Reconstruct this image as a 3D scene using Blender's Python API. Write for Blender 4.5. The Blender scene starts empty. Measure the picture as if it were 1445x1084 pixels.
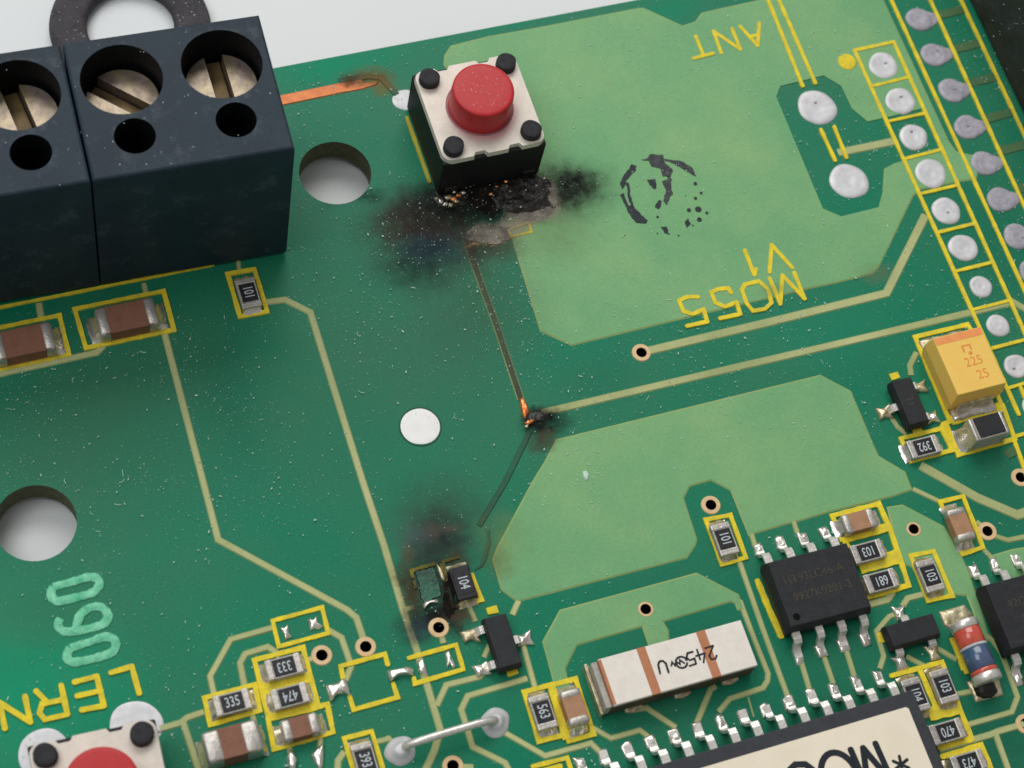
import bpy, bmesh, math, random
from mathutils import Vector, Matrix, noise
from mathutils.geometry import tessellate_polygon

# ------------------------------------------------------------------ scene, camera, light, exposure
# 1 Blender unit = 1 mm.  Board plane: z = 0, X to the right along the board edge, Y away from the viewer.
sc = bpy.context.scene
sc.unit_settings.system = 'METRIC'
sc.unit_settings.scale_length = 0.001
COL = sc.collection
FPX, CX, CY = 2943.7, 722.5, 542.0                     # focal length and centre, in pixels of a 1445 px wide picture
ROT = Matrix(((0.9433468, -0.30240062, 0.13656747), (-0.22014756, -0.87836442, -0.42427704), (0.24825765, 0.37017539, -0.89517502)))
CAM = Vector((-27.90355684, -41.60681549, 100.6155))
cd = bpy.data.cameras.new('camera')
cam = bpy.data.objects.new('camera', cd)
COL.objects.link(cam)
mw = ROT.transposed().to_4x4() @ Matrix.Diagonal((1, -1, -1, 1))
mw.translation = CAM
cam.matrix_world = mw
cd.sensor_width = 36
cd.lens = FPX / 1445 * 36
cd.clip_start = 1
cd.clip_end = 3000
cd.dof.use_dof = True
cd.dof.focus_distance = 112.0
cd.dof.aperture_fstop = 0.085
sc.camera = cam

W = bpy.data.worlds.new('World')
sc.world = W
W.use_nodes = True
W.node_tree.nodes['Background'].inputs['Color'].default_value = (1.0, 0.99, 0.97, 1)
W.node_tree.nodes['Background'].inputs['Strength'].default_value = 0.27

def softbox(name, loc, target, sx, sy, power, col=(1, 1, 1)):
    ld = bpy.data.lights.new(name, 'AREA')
    ld.shape = 'RECTANGLE'; ld.size = sx; ld.size_y = sy; ld.energy = power; ld.color = col
    o = bpy.data.objects.new(name, ld); COL.objects.link(o)
    o.location = loc
    o.rotation_euler = (Vector(target) - Vector(loc)).to_track_quat('-Z', 'Y').to_euler()
    return o
softbox('window_light', (20, 240, 280), (0, 5, 0), 300, 180, 0.80e6, (1.0, 0.985, 0.96))
softbox('side_light', (-140, 40, 300), (0, 0, 0), 170, 170, 0.33e6, (0.97, 0.99, 1.0))

sc.view_settings.view_transform = 'Standard'
sc.view_settings.look = 'None'
sc.view_settings.exposure = 0
sc.view_settings.gamma = 1
sc.render.engine = 'CYCLES'
try:
    sc.cycles.use_denoising = True
    sc.cycles.denoiser = 'OPENIMAGEDENOISE'
except Exception:
    pass

def P(u, v, z=0.0):
    """The point of the board (or of a level z above it) seen at a pixel of the 1445 x 1084 photograph."""
    d = ROT.transposed() @ Vector(((u - CX) / FPX, (v - CY) / FPX, 1))
    s = (z - CAM.z) / d.z
    return CAM + d * s
def PP(pts, z=0.0):
    return [P(u, v, z) for u, v in pts]
def ZM(x0, y0, k, pts):                                 # enlarged crop -> photograph pixels
    return [(x0 + x / k, y0 + y / k) for x, y in pts]

# ------------------------------------------------------------------ materials
def lin(c):
    c /= 255.0
    return c / 12.92 if c <= 0.04045 else ((c + 0.055) / 1.055) ** 2.4
def rgb(r, g, b, k=1.15):
    return (min(.9, lin(r) * k), min(.9, lin(g) * k), min(.9, lin(b) * k), 1)

SCORCH = {}
def scorch_group(film_light):
    """Soot, heat stains, dust and painted light on the board: they have a place and a shape of their own."""
    g = bpy.data.node_groups.new('scorched_film_light' if film_light else 'scorch', 'ShaderNodeTree')
    g.interface.new_socket('Color', in_out='INPUT', socket_type='NodeSocketColor')
    g.interface.new_socket('Color', in_out='OUTPUT', socket_type='NodeSocketColor')
    g.interface.new_socket('Soot', in_out='OUTPUT', socket_type='NodeSocketFloat')
    N, L = g.nodes, g.links
    gi, go = N.new('NodeGroupInput'), N.new('NodeGroupOutput')
    geo = N.new('ShaderNodeNewGeometry')
    n1 = N.new('ShaderNodeTexNoise'); n1.inputs['Scale'].default_value = 0.75; n1.inputs['Detail'].default_value = 6; n1.inputs['Roughness'].default_value = 0.62
    n2 = N.new('ShaderNodeTexNoise'); n2.inputs['Scale'].default_value = 1.7; n2.inputs['Detail'].default_value = 8; n2.inputs['Roughness'].default_value = 0.7
    L.new(geo.outputs['Position'], n1.inputs['Vector']); L.new(geo.outputs['Position'], n2.inputs['Vector'])
    sb = N.new('ShaderNodeVectorMath'); sb.operation = 'SUBTRACT'; sb.inputs[1].default_value = (0.5, 0.5, 0.5)
    L.new(n1.outputs['Color'], sb.inputs[0])
    scl = N.new('ShaderNodeVectorMath'); scl.operation = 'SCALE'; scl.inputs['Scale'].default_value = 1.7
    L.new(sb.outputs[0], scl.inputs[0])
    ad = N.new('ShaderNodeVectorMath'); ad.operation = 'ADD'
    L.new(geo.outputs['Position'], ad.inputs[0]); L.new(scl.outputs[0], ad.inputs[1])
    jit = N.new('ShaderNodeMapRange'); jit.inputs['From Min'].default_value = 0.3; jit.inputs['From Max'].default_value = 0.68
    jit.inputs['To Min'].default_value = 0.62; jit.inputs['To Max'].default_value = 1.12
    L.new(n2.outputs['Fac'], jit.inputs['Value'])
    col = gi.outputs['Color']; tot = None
    # painted glow and light falloff, and greyer dust lying on it (bare mask only)
    film_light_blobs = [
        (1150, 1000, 15.0, 5.0, 0.55, rgb(14, 92, 70), 0.0), (1400, 1040, 5.5, 5.0, 0.6, rgb(10, 72, 56), 0.0), (1400, 690, 4.0, 4.0, 0.5, rgb(12, 88, 68), 0.0), (1420, 330, 5.0, 8.0, 0.45, rgb(14, 90, 66), 0.0), (960, 860, 7.0, 4.0, 0.4, rgb(16, 94, 74), 0.0),  # darker green: light falloff towards the lower right, painted into the mask colour
        (20, 985, 6.5, 6.0, 0.6, rgb(14, 150, 108), 0.0), (120, 1010, 5.0, 4.0, 0.45, rgb(16, 138, 100), 0.0), (470, 92, 5.0, 1.3, 0.6, rgb(22, 140, 104), 0.0), (700, 25, 7.0, 1.0, 0.5, rgb(22, 136, 102), 0.0), (940, 15, 2.5, 1.4, 0.5, rgb(16, 132, 98), 0.0), (1150, 470, 6.0, 2.6, 0.5, rgb(10, 126, 98), 0.0), (330, 900, 4.5, 3.5, 0.4, rgb(12, 124, 92), 0.0),  # brighter green: glow at lower left and top edge, painted into the colour
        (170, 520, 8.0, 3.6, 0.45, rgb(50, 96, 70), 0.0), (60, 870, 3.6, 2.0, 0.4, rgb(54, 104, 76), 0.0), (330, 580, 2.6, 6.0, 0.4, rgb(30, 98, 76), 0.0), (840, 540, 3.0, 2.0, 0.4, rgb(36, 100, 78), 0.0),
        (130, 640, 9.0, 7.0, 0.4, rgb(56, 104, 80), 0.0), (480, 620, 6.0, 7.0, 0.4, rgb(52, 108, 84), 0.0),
    ] if film_light else []
    # pixel centre, radii in mm, strength, colour, hardness
    blobs = [
        (610, 480, 6.5, 8.0, 0.40, rgb(64, 92, 74), 0.0), (675, 420, 4.5, 5.5, 0.45, rgb(58, 76, 58), 0.0),
        (600, 325, 4.6, 3.6, 0.90, rgb(52, 50, 46), 0.0), (572, 312, 2.6, 1.9, 0.85, rgb(58, 42, 36), 0.1),
        (612, 348, 2.5, 1.5, 0.85, rgb(22, 38, 62), 0.1), (625, 318, 2.0, 1.4, 0.7, rgb(70, 58, 48), 0.1),
        (622, 302, 3.6, 2.2, 0.95, rgb(30, 29, 28), 0.15), (592, 378, 3.2, 2.0, 0.75, rgb(20, 40, 36), 0.0),
        (640, 272, 3.4, 1.4, 0.95, rgb(22, 20, 19), 0.2), (715, 283, 3.8, 2.1, 0.98, rgb(20, 18, 17), 0.35),
        (700, 345, 1.9, 1.6, 0.85, rgb(70, 66, 52), 0.1), (672, 350, 1.2, 1.8, 0.85, rgb(46, 44, 38), 0.1),
        (768, 280, 1.6, 2.0, 0.75, rgb(92, 84, 66), 0.1), (800, 270, 3.3, 2.3, 1.0, rgb(28, 27, 25), 0.12),
        (815, 262, 1.6, 1.2, 0.9, rgb(16, 16, 17), 0.2), (790, 330, 3.0, 2.4, 0.35, rgb(84, 92, 58), 0.0),
        (770, 596, 1.7, 1.1, 1.1, rgb(14, 22, 20), 0.15), (752, 588, 0.9, 0.6, 1.0, rgb(34, 26, 22), 0.2), (768, 622, 1.2, 0.8, 0.8, rgb(66, 40, 32), 0.2),
        (622, 738, 3.6, 3.3, 0.72, rgb(54, 58, 50), 0.0), (618, 762, 2.2, 2.0, 0.85, rgb(32, 34, 38), 0.1),
        (585, 757, 1.2, 1.4, 0.55, rgb(78, 88, 92), 0.0), (606, 752, .5, 1.0, 0.45, rgb(84, 72, 60), 0.1), (630, 748, 1.1, .5, 0.4, rgb(96, 88, 70), 0.1), (576, 788, 0.6, 0.9, 0.6, rgb(100, 86, 64), 0.2),
        (612, 795, 2.8, 1.4, 0.75, rgb(34, 44, 40), 0.0), (579, 838, 0.75, 1.9, 1.1, rgb(66, 54, 36), 0.15), (632, 846, 0.95, 2.3, 1.15, rgb(34, 27, 22), 0.2), (606, 838, 1.3, 1.6, 0.45, rgb(30, 64, 52), 0.1),
        (600, 815, 1.6, 2.4, 0.55, rgb(40, 56, 46), 0.0), (650, 790, .8, .8, .7, rgb(56, 48, 34), .1), (612, 877, 2.5, 1.2, 1.1, rgb(20, 20, 20), 0.1), (592, 888, 1.2, 0.8, 0.6, rgb(52, 66, 74), 0.1), (650, 872, 0.9, 0.5, 0.7, rgb(80, 62, 44), 0.1),
        (703, 792, 0.9, 1.1, 0.55, rgb(92, 84, 40), 0.1), (712, 760, 1.6, 1.8, 0.35, rgb(120, 130, 70), 0.0),
        (525, 108, 1.6, 0.8, 0.75, rgb(104, 74, 34), 0.1), (497, 112, 0.9, 0.6, 0.8, rgb(66, 44, 26), 0.1), (540, 122, 1.0, 0.9, 0.7, rgb(120, 92, 44), 0.1),
        (520, 277, 1.2, 0.6, 0.8, rgb(30, 44, 40), 0.1), (485, 283, 1.8, 0.5, 0.4, rgb(60, 90, 86), 0.1),
        (693, 330, 1.5, 0.75, 0.85, rgb(126, 118, 108), 0.2), (712, 322, 1.3, 0.5, 0.75, rgb(136, 128, 120), 0.2), (742, 308, 1.6, 0.6, 0.8, rgb(128, 116, 106), 0.2), (772, 292, 0.7, 1.2, 0.85, rgb(146, 136, 124), 0.2), (778, 272, 0.5, 1.0, 0.7, rgb(120, 112, 104), 0.2), (690, 343, 1.4, 0.22, 0.7, rgb(150, 116, 72), 0.3), (733, 318, 1.2, 0.9, 0.5, rgb(150, 140, 110), 0.1),
        (1095, 408, 1.4, .6, .3, rgb(70, 84, 50), 0.1), (1235, 385, 1.6, .8, .4, rgb(110, 96, 66), 0.1),
    ]
    for (u, v, rx, ry, st, c, hd) in film_light_blobs + blobs:
        p = P(u, v)
        s = N.new('ShaderNodeVectorMath'); s.operation = 'SUBTRACT'; s.inputs[1].default_value = p
        L.new(ad.outputs[0], s.inputs[0])
        m = N.new('ShaderNodeVectorMath'); m.operation = 'MULTIPLY'; m.inputs[1].default_value = (1 / rx, 1 / ry, 0)
        L.new(s.outputs[0], m.inputs[0])
        ln = N.new('ShaderNodeVectorMath'); ln.operation = 'LENGTH'; L.new(m.outputs[0], ln.inputs[0])
        mr = N.new('ShaderNodeMapRange'); mr.interpolation_type = 'SMOOTHSTEP'
        mr.inputs['From Min'].default_value = 1.18; mr.inputs['From Max'].default_value = hd
        mr.inputs['To Min'].default_value = 0; mr.inputs['To Max'].default_value = st
        L.new(ln.outputs['Value'], mr.inputs['Value'])
        mu = N.new('ShaderNodeMath'); mu.operation = 'MULTIPLY'; mu.use_clamp = True
        L.new(mr.outputs[0], mu.inputs[0]); L.new(jit.outputs[0], mu.inputs[1])
        mx = N.new('ShaderNodeMix'); mx.data_type = 'RGBA'
        L.new(mu.outputs[0], mx.inputs['Factor']); L.new(col, mx.inputs[6]); mx.inputs[7].default_value = c
        col = mx.outputs[2]
        if tot is None:
            tot = mu.outputs[0]
        else:
            t = N.new('ShaderNodeMath'); t.operation = 'MAXIMUM'; L.new(tot, t.inputs[0]); L.new(mu.outputs[0], t.inputs[1]); tot = t.outputs[0]
    L.new(col, go.inputs['Color']); L.new(tot, go.inputs['Soot'])
    return g

def mat(name, c, c2=None, scale=2.0, rough=0.5, metal=0.0, spec=0.5, bump=0.0, bscale=8.0, scorch=False, fine=None, detail=5, coat=0.0, aniso=None):
    """Principled material whose colour wanders between c and c2 with noise; optional fine grain, bump and board scorching."""
    m = bpy.data.materials.new(name); m.use_nodes = True
    nt = m.node_tree; N, L = nt.nodes, nt.links
    b = N['Principled BSDF']
    tc = N.new('ShaderNodeNewGeometry') if scorch else N.new('ShaderNodeTexCoord')
    vec = tc.outputs['Position'] if scorch else tc.outputs['Object']
    n = N.new('ShaderNodeTexNoise'); n.inputs['Scale'].default_value = scale; n.inputs['Detail'].default_value = detail; n.inputs['Roughness'].default_value = 0.6
    L.new(vec, n.inputs['Vector'])
    r = N.new('ShaderNodeMapRange'); r.inputs['From Min'].default_value = 0.32; r.inputs['From Max'].default_value = 0.68
    L.new(n.outputs['Fac'], r.inputs['Value'])
    mx = N.new('ShaderNodeMix'); mx.data_type = 'RGBA'
    mx.inputs[6].default_value = c; mx.inputs[7].default_value = c2 or c
    L.new(r.outputs[0], mx.inputs['Factor'])
    col = mx.outputs[2]
    if fine:
        n3 = N.new('ShaderNodeTexNoise'); n3.inputs['Scale'].default_value = fine[0]; n3.inputs['Detail'].default_value = 3
        L.new(vec, n3.inputs['Vector'])
        r3 = N.new('ShaderNodeMapRange'); r3.inputs['From Min'].default_value = 0.3; r3.inputs['From Max'].default_value = 0.7
        r3.inputs['To Min'].default_value = 1 - fine[1]; r3.inputs['To Max'].default_value = 1 + fine[1]
        L.new(n3.outputs['Fac'], r3.inputs['Value'])
        sm = N.new('ShaderNodeVectorMath'); sm.operation = 'SCALE'
        L.new(col, sm.inputs[0]); L.new(r3.outputs[0], sm.inputs['Scale'])
        col = sm.outputs[0]
    if scorch:
        if (scorch == 'film_light') not in SCORCH:
            SCORCH[scorch == 'film_light'] = scorch_group(scorch == 'film_light')
        g = N.new('ShaderNodeGroup'); g.node_tree = SCORCH[scorch == 'film_light']
        L.new(col, g.inputs['Color']); col = g.outputs['Color']
        ra = N.new('ShaderNodeMapRange'); ra.inputs['To Min'].default_value = rough; ra.inputs['To Max'].default_value = 0.85
        L.new(g.outputs['Soot'], ra.inputs['Value']); L.new(ra.outputs[0], b.inputs['Roughness'])
    else:
        b.inputs['Roughness'].default_value = rough
    L.new(col, b.inputs['Base Color'])
    b.inputs['Metallic'].default_value = metal
    b.inputs['Specular IOR Level'].default_value = spec
    if coat:
        b.inputs['Coat Weight'].default_value = coat; b.inputs['Coat Roughness'].default_value = 0.08
    if bump:
        nb = N.new('ShaderNodeTexNoise'); nb.inputs['Scale'].default_value = bscale; nb.inputs['Detail'].default_value = 4
        L.new(vec, nb.inputs['Vector'])
        bp = N.new('ShaderNodeBump'); bp.inputs['Strength'].default_value = bump; bp.inputs['Distance'].default_value = 0.05
        L.new(nb.outputs['Fac'], bp.inputs['Height']); L.new(bp.outputs[0], b.inputs['Normal'])
    return m

M = {}
M['paper'] = mat('white_paper', rgb(213, 216, 217), rgb(209, 212, 213), 0.03, 0.9, spec=0.1)
M['mask'] = mat('dark_green_solder_mask', rgb(12, 114, 86), rgb(44, 112, 84), 0.10, 0.40, spec=0.14, bump=0.08, bscale=2.5, scorch='film_light', fine=(9, 0.13))
M['core'] = mat('fibreglass_core', rgb(96, 98, 70), rgb(70, 76, 56), 3, 0.7, spec=0.2)
M['pour'] = mat('green_mask_over_copper', rgb(101, 156, 110), rgb(126, 167, 115), 0.13, 0.43, spec=0.14, bump=0.08, bscale=3, scorch=True, fine=(8, 0.06))
M['pour_edge'] = mat('thin_mask_at_copper_edge', rgb(132, 158, 98), rgb(146, 162, 106), 0.5, 0.45, spec=0.25, scorch=True)
M['trace'] = mat('mask_over_copper_trace', rgb(182, 184, 132), rgb(146, 156, 106), 0.12, 0.42, spec=0.2, scorch=True, fine=(10, 0.07))
M['trace_edge'] = mat('trace_edge', rgb(150, 158, 108), rgb(136, 146, 98), 0.5, 0.45, spec=0.25, scorch=True)
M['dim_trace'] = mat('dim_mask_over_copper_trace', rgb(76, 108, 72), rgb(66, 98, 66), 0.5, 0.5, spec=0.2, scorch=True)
M['burnt_trace'] = mat('burnt_trace', rgb(70, 74, 54), rgb(58, 62, 46), 0.9, 0.6, spec=0.2, scorch=True)
M['faded_trace'] = mat('faded_trace', rgb(42, 96, 74), rgb(44, 80, 60), 0.9, 0.6, spec=0.2, scorch=True)
M['silk'] = mat('yellow_print', rgb(232, 206, 52), rgb(196, 180, 60), 1.6, 0.7, spec=0.15, bump=0.3, bscale=10, scorch=True, fine=(9, 0.10))
M['dull_silk'] = mat('dull_yellow_print', rgb(176, 166, 62), rgb(160, 150, 60), 1.1, 0.7, spec=0.15, bump=0.3, bscale=10, scorch=True, fine=(9, 0.1))
M['mint'] = mat('mint_relief', rgb(132, 206, 170), rgb(70, 166, 126), 1.6, 0.6, spec=0.25, bump=0.6, bscale=7, scorch=True, fine=(8, .12))
M['ring'] = mat('bare_copper_ring', rgb(216, 186, 142), rgb(200, 168, 124), 2, 0.45, 0.0, 0.4)
M['dark'] = mat('hole_dark', rgb(10, 12, 11), rgb(16, 20, 18), 2, 0.8, spec=0.1)
M['pad'] = mat('tinned_pad', rgb(208, 207, 208), rgb(182, 181, 186), 1.5, 0.52, 0.2, 0.5, bump=0.3, bscale=2.2, fine=(6, 0.06))
M['pit'] = mat('grey_solder_pit', rgb(158, 152, 148), rgb(128, 122, 120), 3, 0.6, 0.1, 0.3)
M['white_tin'] = mat('bright_tinned_disc', rgb(230, 229, 226), rgb(220, 219, 217), 1.0, 0.6, 0.05, 0.4, bump=0.1)
M['dull_pad'] = mat('dull_solder', rgb(168, 166, 172), rgb(142, 140, 150), 1.4, 0.6, 0.2, 0.3, bump=0.5, bscale=3, fine=(6, 0.10))
M['solder'] = mat('bright_solder', rgb(226, 222, 214), rgb(196, 190, 180), 2.5, 0.26, 0.82, 0.6, bump=0.5, bscale=3.5)
M['oxide'] = mat('fluxed_solder', rgb(216, 206, 176), rgb(140, 126, 94), 2.2, 0.36, 0.6, 0.5, bump=0.6, bscale=4)
M['tin'] = mat('tinned_lead', rgb(222, 218, 211), rgb(198, 194, 189), 3, 0.34, 0.55, 0.5, bump=0.3)
M['cap_end'] = mat('chip_termination', rgb(190, 185, 178), rgb(162, 158, 152), 3.5, 0.42, 0.6, 0.4, bump=0.4, bscale=6, fine=(12, 0.1))
M['ceramic'] = mat('chip_ceramic', rgb(176, 172, 164), rgb(150, 148, 140), 4, 0.6, spec=0.3, fine=(12, 0.1))
M['glaze'] = mat('black_chip_glaze', rgb(26, 26, 30), rgb(40, 40, 46), 5, 0.45, spec=0.3, bump=0.15)
M['code'] = mat('white_code', rgb(190, 196, 198), rgb(160, 168, 172), 5, 0.7, spec=0.2)
M['brown'] = mat('brown_ceramic', rgb(131, 90, 72), rgb(118, 79, 62), 1.6, 0.6, spec=0.3, fine=(10, 0.07))
M['tan'] = mat('tan_ceramic', rgb(166, 126, 96), rgb(150, 112, 84), 1.8, 0.6, spec=0.3, fine=(10, 0.07))
M['black'] = mat('black_epoxy', rgb(44, 45, 48), rgb(36, 37, 39), 2.5, 0.6, spec=0.25, bump=0.35, bscale=14, fine=(16, 0.16))
M['scuffed'] = mat('scuffed_black_plastic', rgb(46, 49, 53), rgb(30, 32, 34), 0.7, 0.5, spec=0.3, bump=0.2, bscale=3, fine=(5, 0.2))
M['peg'] = mat('charcoal_peg', rgb(50, 50, 53), rgb(40, 40, 43), 3, 0.7, spec=0.2, bump=0.6, bscale=7, fine=(8, .15))
M['black_dull'] = mat('black_plastic', rgb(28, 28, 30), rgb(22, 22, 24), 2, 0.55, spec=0.25, bump=0.2, bscale=8, fine=(9, 0.15))
M['grey_epoxy'] = mat('charcoal_epoxy', rgb(58, 60, 66), rgb(52, 54, 59), 1.6, 0.6, spec=0.25, bump=0.3, bscale=12, fine=(14, 0.1))
M['terminal'] = mat('navy_terminal_plastic', rgb(38, 51, 62), rgb(32, 43, 53), 0.35, 0.5, spec=0.17, bump=0.12, bscale=3, fine=(5, 0.10))
M['terminal_in'] = mat('terminal_bore', rgb(16, 20, 24), rgb(10, 12, 15), 1, 0.6, spec=0.25)
M['zinc'] = mat('passivated_zinc', rgb(146, 134, 104), rgb(122, 106, 114), 0.8, 0.36, 0.55, 0.5, bump=0.3, bscale=2.5, fine=(2.2, 0.35))
M['slot'] = mat('screw_slot', rgb(118, 98, 62), rgb(58, 46, 32), 0.9, 0.45, 0.45, 0.5, bump=0.2)
M['plate'] = mat('switch_plate', rgb(208, 200, 188), rgb(196, 188, 178), 1.2, 0.5, 0.15, 0.4, bump=0.08, fine=(7, 0.04))
M['red'] = mat('red_button', rgb(182, 45, 48), rgb(172, 38, 43), 0.6, 0.42, spec=0.3, bump=0.12, bscale=7, fine=(6, 0.05))
M['tant'] = mat('orange_epoxy', rgb(253, 192, 98), rgb(248, 184, 90), 0.9, 0.5, spec=0.35, fine=(9, 0.04))
M['tant_band'] = mat('orange_band', rgb(232, 150, 92), rgb(222, 138, 78), 2, 0.5, spec=0.35)
M['tant_print'] = mat('orange_print', rgb(222, 140, 70), rgb(214, 130, 62), 2, 0.6, spec=0.3)
M['white_cer'] = mat('white_filter_case', rgb(226, 219, 209), rgb(216, 208, 199), 1.3, 0.7, spec=0.25, bump=0.15, bscale=9, fine=(11, 0.03))
M['stripe'] = mat('brown_stripe', rgb(180, 122, 88), rgb(168, 110, 78), 1.5, 0.6, spec=0.3, fine=(10, 0.06))
M['under'] = mat('shaded_filter_base', rgb(92, 82, 68), rgb(72, 62, 50), 1.5, 0.6, spec=0.3)  # brown that carries the shade on the filter's front
M['pink'] = mat('pink_rim', rgb(150, 100, 106), rgb(128, 82, 88), 1.2, 0.5, spec=0.3)
M['ink'] = mat('black_ink', rgb(22, 30, 38), rgb(34, 38, 44), 1.5, 0.5, spec=0.3)
M['worn_ink'] = mat('worn_ink', rgb(66, 70, 70), rgb(42, 42, 48), 2.5, 0.6, spec=0.3)
M['gold_print'] = mat('laser_print', rgb(84, 78, 60), rgb(50, 50, 48), 3.0, 0.7, spec=0.2)
M['cream'] = mat('cream_label', rgb(228, 218, 198), rgb(222, 211, 190), 0.5, 0.7, spec=0.25)
M['glass_red'] = mat('red_glass', rgb(205, 92, 70), rgb(176, 66, 56), 0.9, 0.22, spec=0.5, coat=0.5)
M['glass_blue'] = mat('blue_glass', rgb(46, 82, 112), rgb(84, 90, 118), 0.7, 0.2, spec=0.5, coat=0.5)
M['copper'] = mat('bare_copper', rgb(188, 112, 62), rgb(160, 88, 46), 1.1, 0.45, 0.4, 0.5, bump=0.2, bscale=4, scorch=True)
M['copper_bright'] = mat('melted_copper', rgb(240, 160, 100), rgb(205, 110, 60), 2, 0.32, 0.6, 0.5, bump=0.5, bscale=5)
M['char'] = mat('charred_crust', rgb(11, 10, 10), rgb(38, 33, 30), 1.3, 0.42, spec=0.45, bump=0.7, bscale=6, fine=(7, 0.4))
M['soot'] = mat('matt_soot', rgb(14, 13, 13), rgb(36, 30, 26), 1.2, 0.9, spec=0.1, bump=0.6, bscale=5, fine=(7, 0.3))
M['char_green'] = mat('blistered_green_mask', rgb(34, 92, 70), rgb(26, 62, 50), 0.7, 0.42, spec=0.4, bump=0.8, bscale=4, fine=(6, 0.3))
M['char_brown'] = mat('browned_mask', rgb(86, 68, 40), rgb(34, 30, 24), 1.0, 0.6, spec=0.3, bump=0.8, bscale=5, fine=(6, 0.3))
M['ash'] = mat('grey_ash', rgb(132, 125, 115), rgb(74, 70, 62), 0.9, 0.9, spec=0.1, bump=0.8, bscale=6, fine=(9, 0.2))
M['dust'] = mat('pale_dust', rgb(200, 218, 209), rgb(160, 194, 178), 5, 0.9, spec=0.1)
M['rubber'] = mat('grey_rubber', rgb(70, 68, 72), rgb(58, 56, 60), 1.2, 0.8, spec=0.2, bump=0.4, bscale=6, fine=(6, 0.2))

def stain(m, c, r, colr, st):
    nt = m.node_tree; N, L = nt.nodes, nt.links
    b = N['Principled BSDF']; src = b.inputs['Base Color'].links[0].from_socket
    tc = N.new('ShaderNodeTexCoord'); d = N.new('ShaderNodeVectorMath'); d.operation = 'DISTANCE'; d.inputs[1].default_value = c
    L.new(tc.outputs['Object'], d.inputs[0])
    mr = N.new('ShaderNodeMapRange'); mr.interpolation_type = 'SMOOTHSTEP'; mr.inputs['From Min'].default_value = r; mr.inputs['From Max'].default_value = r * .72; mr.inputs['To Max'].default_value = st
    L.new(d.outputs['Value'], mr.inputs['Value'])
    mx = N.new('ShaderNodeMix'); mx.data_type = 'RGBA'; mx.inputs[7].default_value = colr
    L.new(mr.outputs[0], mx.inputs['Factor']); L.new(src, mx.inputs[6]); L.new(mx.outputs[2], b.inputs['Base Color'])
def scuff(m, scale, lo, hi, colr, st):
    nt = m.node_tree; N, L = nt.nodes, nt.links
    b = N['Principled BSDF']; src = b.inputs['Base Color'].links[0].from_socket
    tc = N.new('ShaderNodeTexCoord'); n = N.new('ShaderNodeTexNoise'); n.inputs['Scale'].default_value = scale; n.inputs['Detail'].default_value = 9; n.inputs['Roughness'].default_value = 0.72
    L.new(tc.outputs['Object'], n.inputs['Vector'])
    mr = N.new('ShaderNodeMapRange'); mr.inputs['From Min'].default_value = lo; mr.inputs['From Max'].default_value = hi; mr.inputs['To Max'].default_value = st
    L.new(n.outputs['Fac'], mr.inputs['Value'])
    mx = N.new('ShaderNodeMix'); mx.data_type = 'RGBA'; mx.inputs[7].default_value = colr
    L.new(mr.outputs[0], mx.inputs['Factor']); L.new(src, mx.inputs[6]); L.new(mx.outputs[2], b.inputs['Base Color'])
scuff(M['terminal'], 0.55, 0.55, 0.74, rgb(92, 100, 106), 0.55)
scuff(M['scuffed'], 0.5, 0.56, 0.75, rgb(96, 100, 104), 0.5)
scuff(M['black'], 1.1, 0.58, 0.78, rgb(82, 82, 80), 0.4)
scuff(M['plate'], 1.6, 0.60, 0.76, rgb(150, 138, 128), 0.4)
scuff(M['pour'], 0.28, 0.56, 0.76, rgb(118, 146, 104), 0.3)
scuff(M['zinc'], 1.1, 0.52, 0.70, rgb(70, 58, 44), 0.8)
stain(M['plate'], (0.05, -.42, 3.62), 2.15, rgb(176, 120, 128), .75)

# ------------------------------------------------------------------ helpers
def obj(name, verts, faces, mats, parent=None, fm=None, smooth=False, auto=None):
    me = bpy.data.meshes.new(name)
    me.from_pydata([tuple(v) for v in verts], [], [tuple(f) for f in faces])
    for m in (mats if isinstance(mats, (list, tuple)) else [mats]):
        me.materials.append(M[m] if isinstance(m, str) else m)
    if fm:
        for p, i in zip(me.polygons, fm):
            p.material_index = i
    if smooth:
        for p in me.polygons:
            p.use_smooth = True
    me.update()
    o = bpy.data.objects.new(name, me)
    COL.objects.link(o)
    if parent:
        o.parent = parent
    return o
def thing(name, label, cat, loc=(0, 0, 0), rz=0.0, group=None):
    o = bpy.data.objects.new(name, None)
    o.empty_display_size = 0.5
    COL.objects.link(o)
    o.location = loc; o.rotation_euler = (0, 0, rz)
    o['label'] = label; o['category'] = cat
    if group:
        o['group'] = group
    return o
def from_bm(name, bm, mats, parent=None, smooth=False):
    me = bpy.data.meshes.new(name)
    bmesh.ops.recalc_face_normals(bm, faces=bm.faces)
    bm.to_mesh(me); bm.free()
    for m in (mats if isinstance(mats, (list, tuple)) else [mats]):
        me.materials.append(M[m])
    if smooth:
        for p in me.polygons:
            p.use_smooth = True
    o = bpy.data.objects.new(name, me); COL.objects.link(o)
    if parent:
        o.parent = parent
    return o
def area2(p):
    return sum(p[i].x * p[(i + 1) % len(p)].y - p[(i + 1) % len(p)].x * p[i].y for i in range(len(p)))
def ccw(p):
    p = [Vector((q[0], q[1], 0)) for q in p]
    return p if area2(p) > 0 else p[::-1]
def inset(p, d):
    """Offset a counter-clockwise polygon inwards (positive d)."""
    n = len(p); out = []
    for i in range(n):
        a, b, c = p[i - 1], p[i], p[(i + 1) % n]
        e1, e2 = (b - a), (c - b)
        if e1.length < 1e-6 or e2.length < 1e-6:
            out.append(b.copy()); continue
        e1.normalize(); e2.normalize()
        n1, n2 = Vector((-e1.y, e1.x, 0)), Vector((-e2.y, e2.x, 0))
        k = n1 + n2
        if k.length < 0.2:
            out.append(b + n1 * d); continue
        k.normalize()
        out.append(b + k * (d / max(0.35, k.dot(n1))))
    return out
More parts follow.
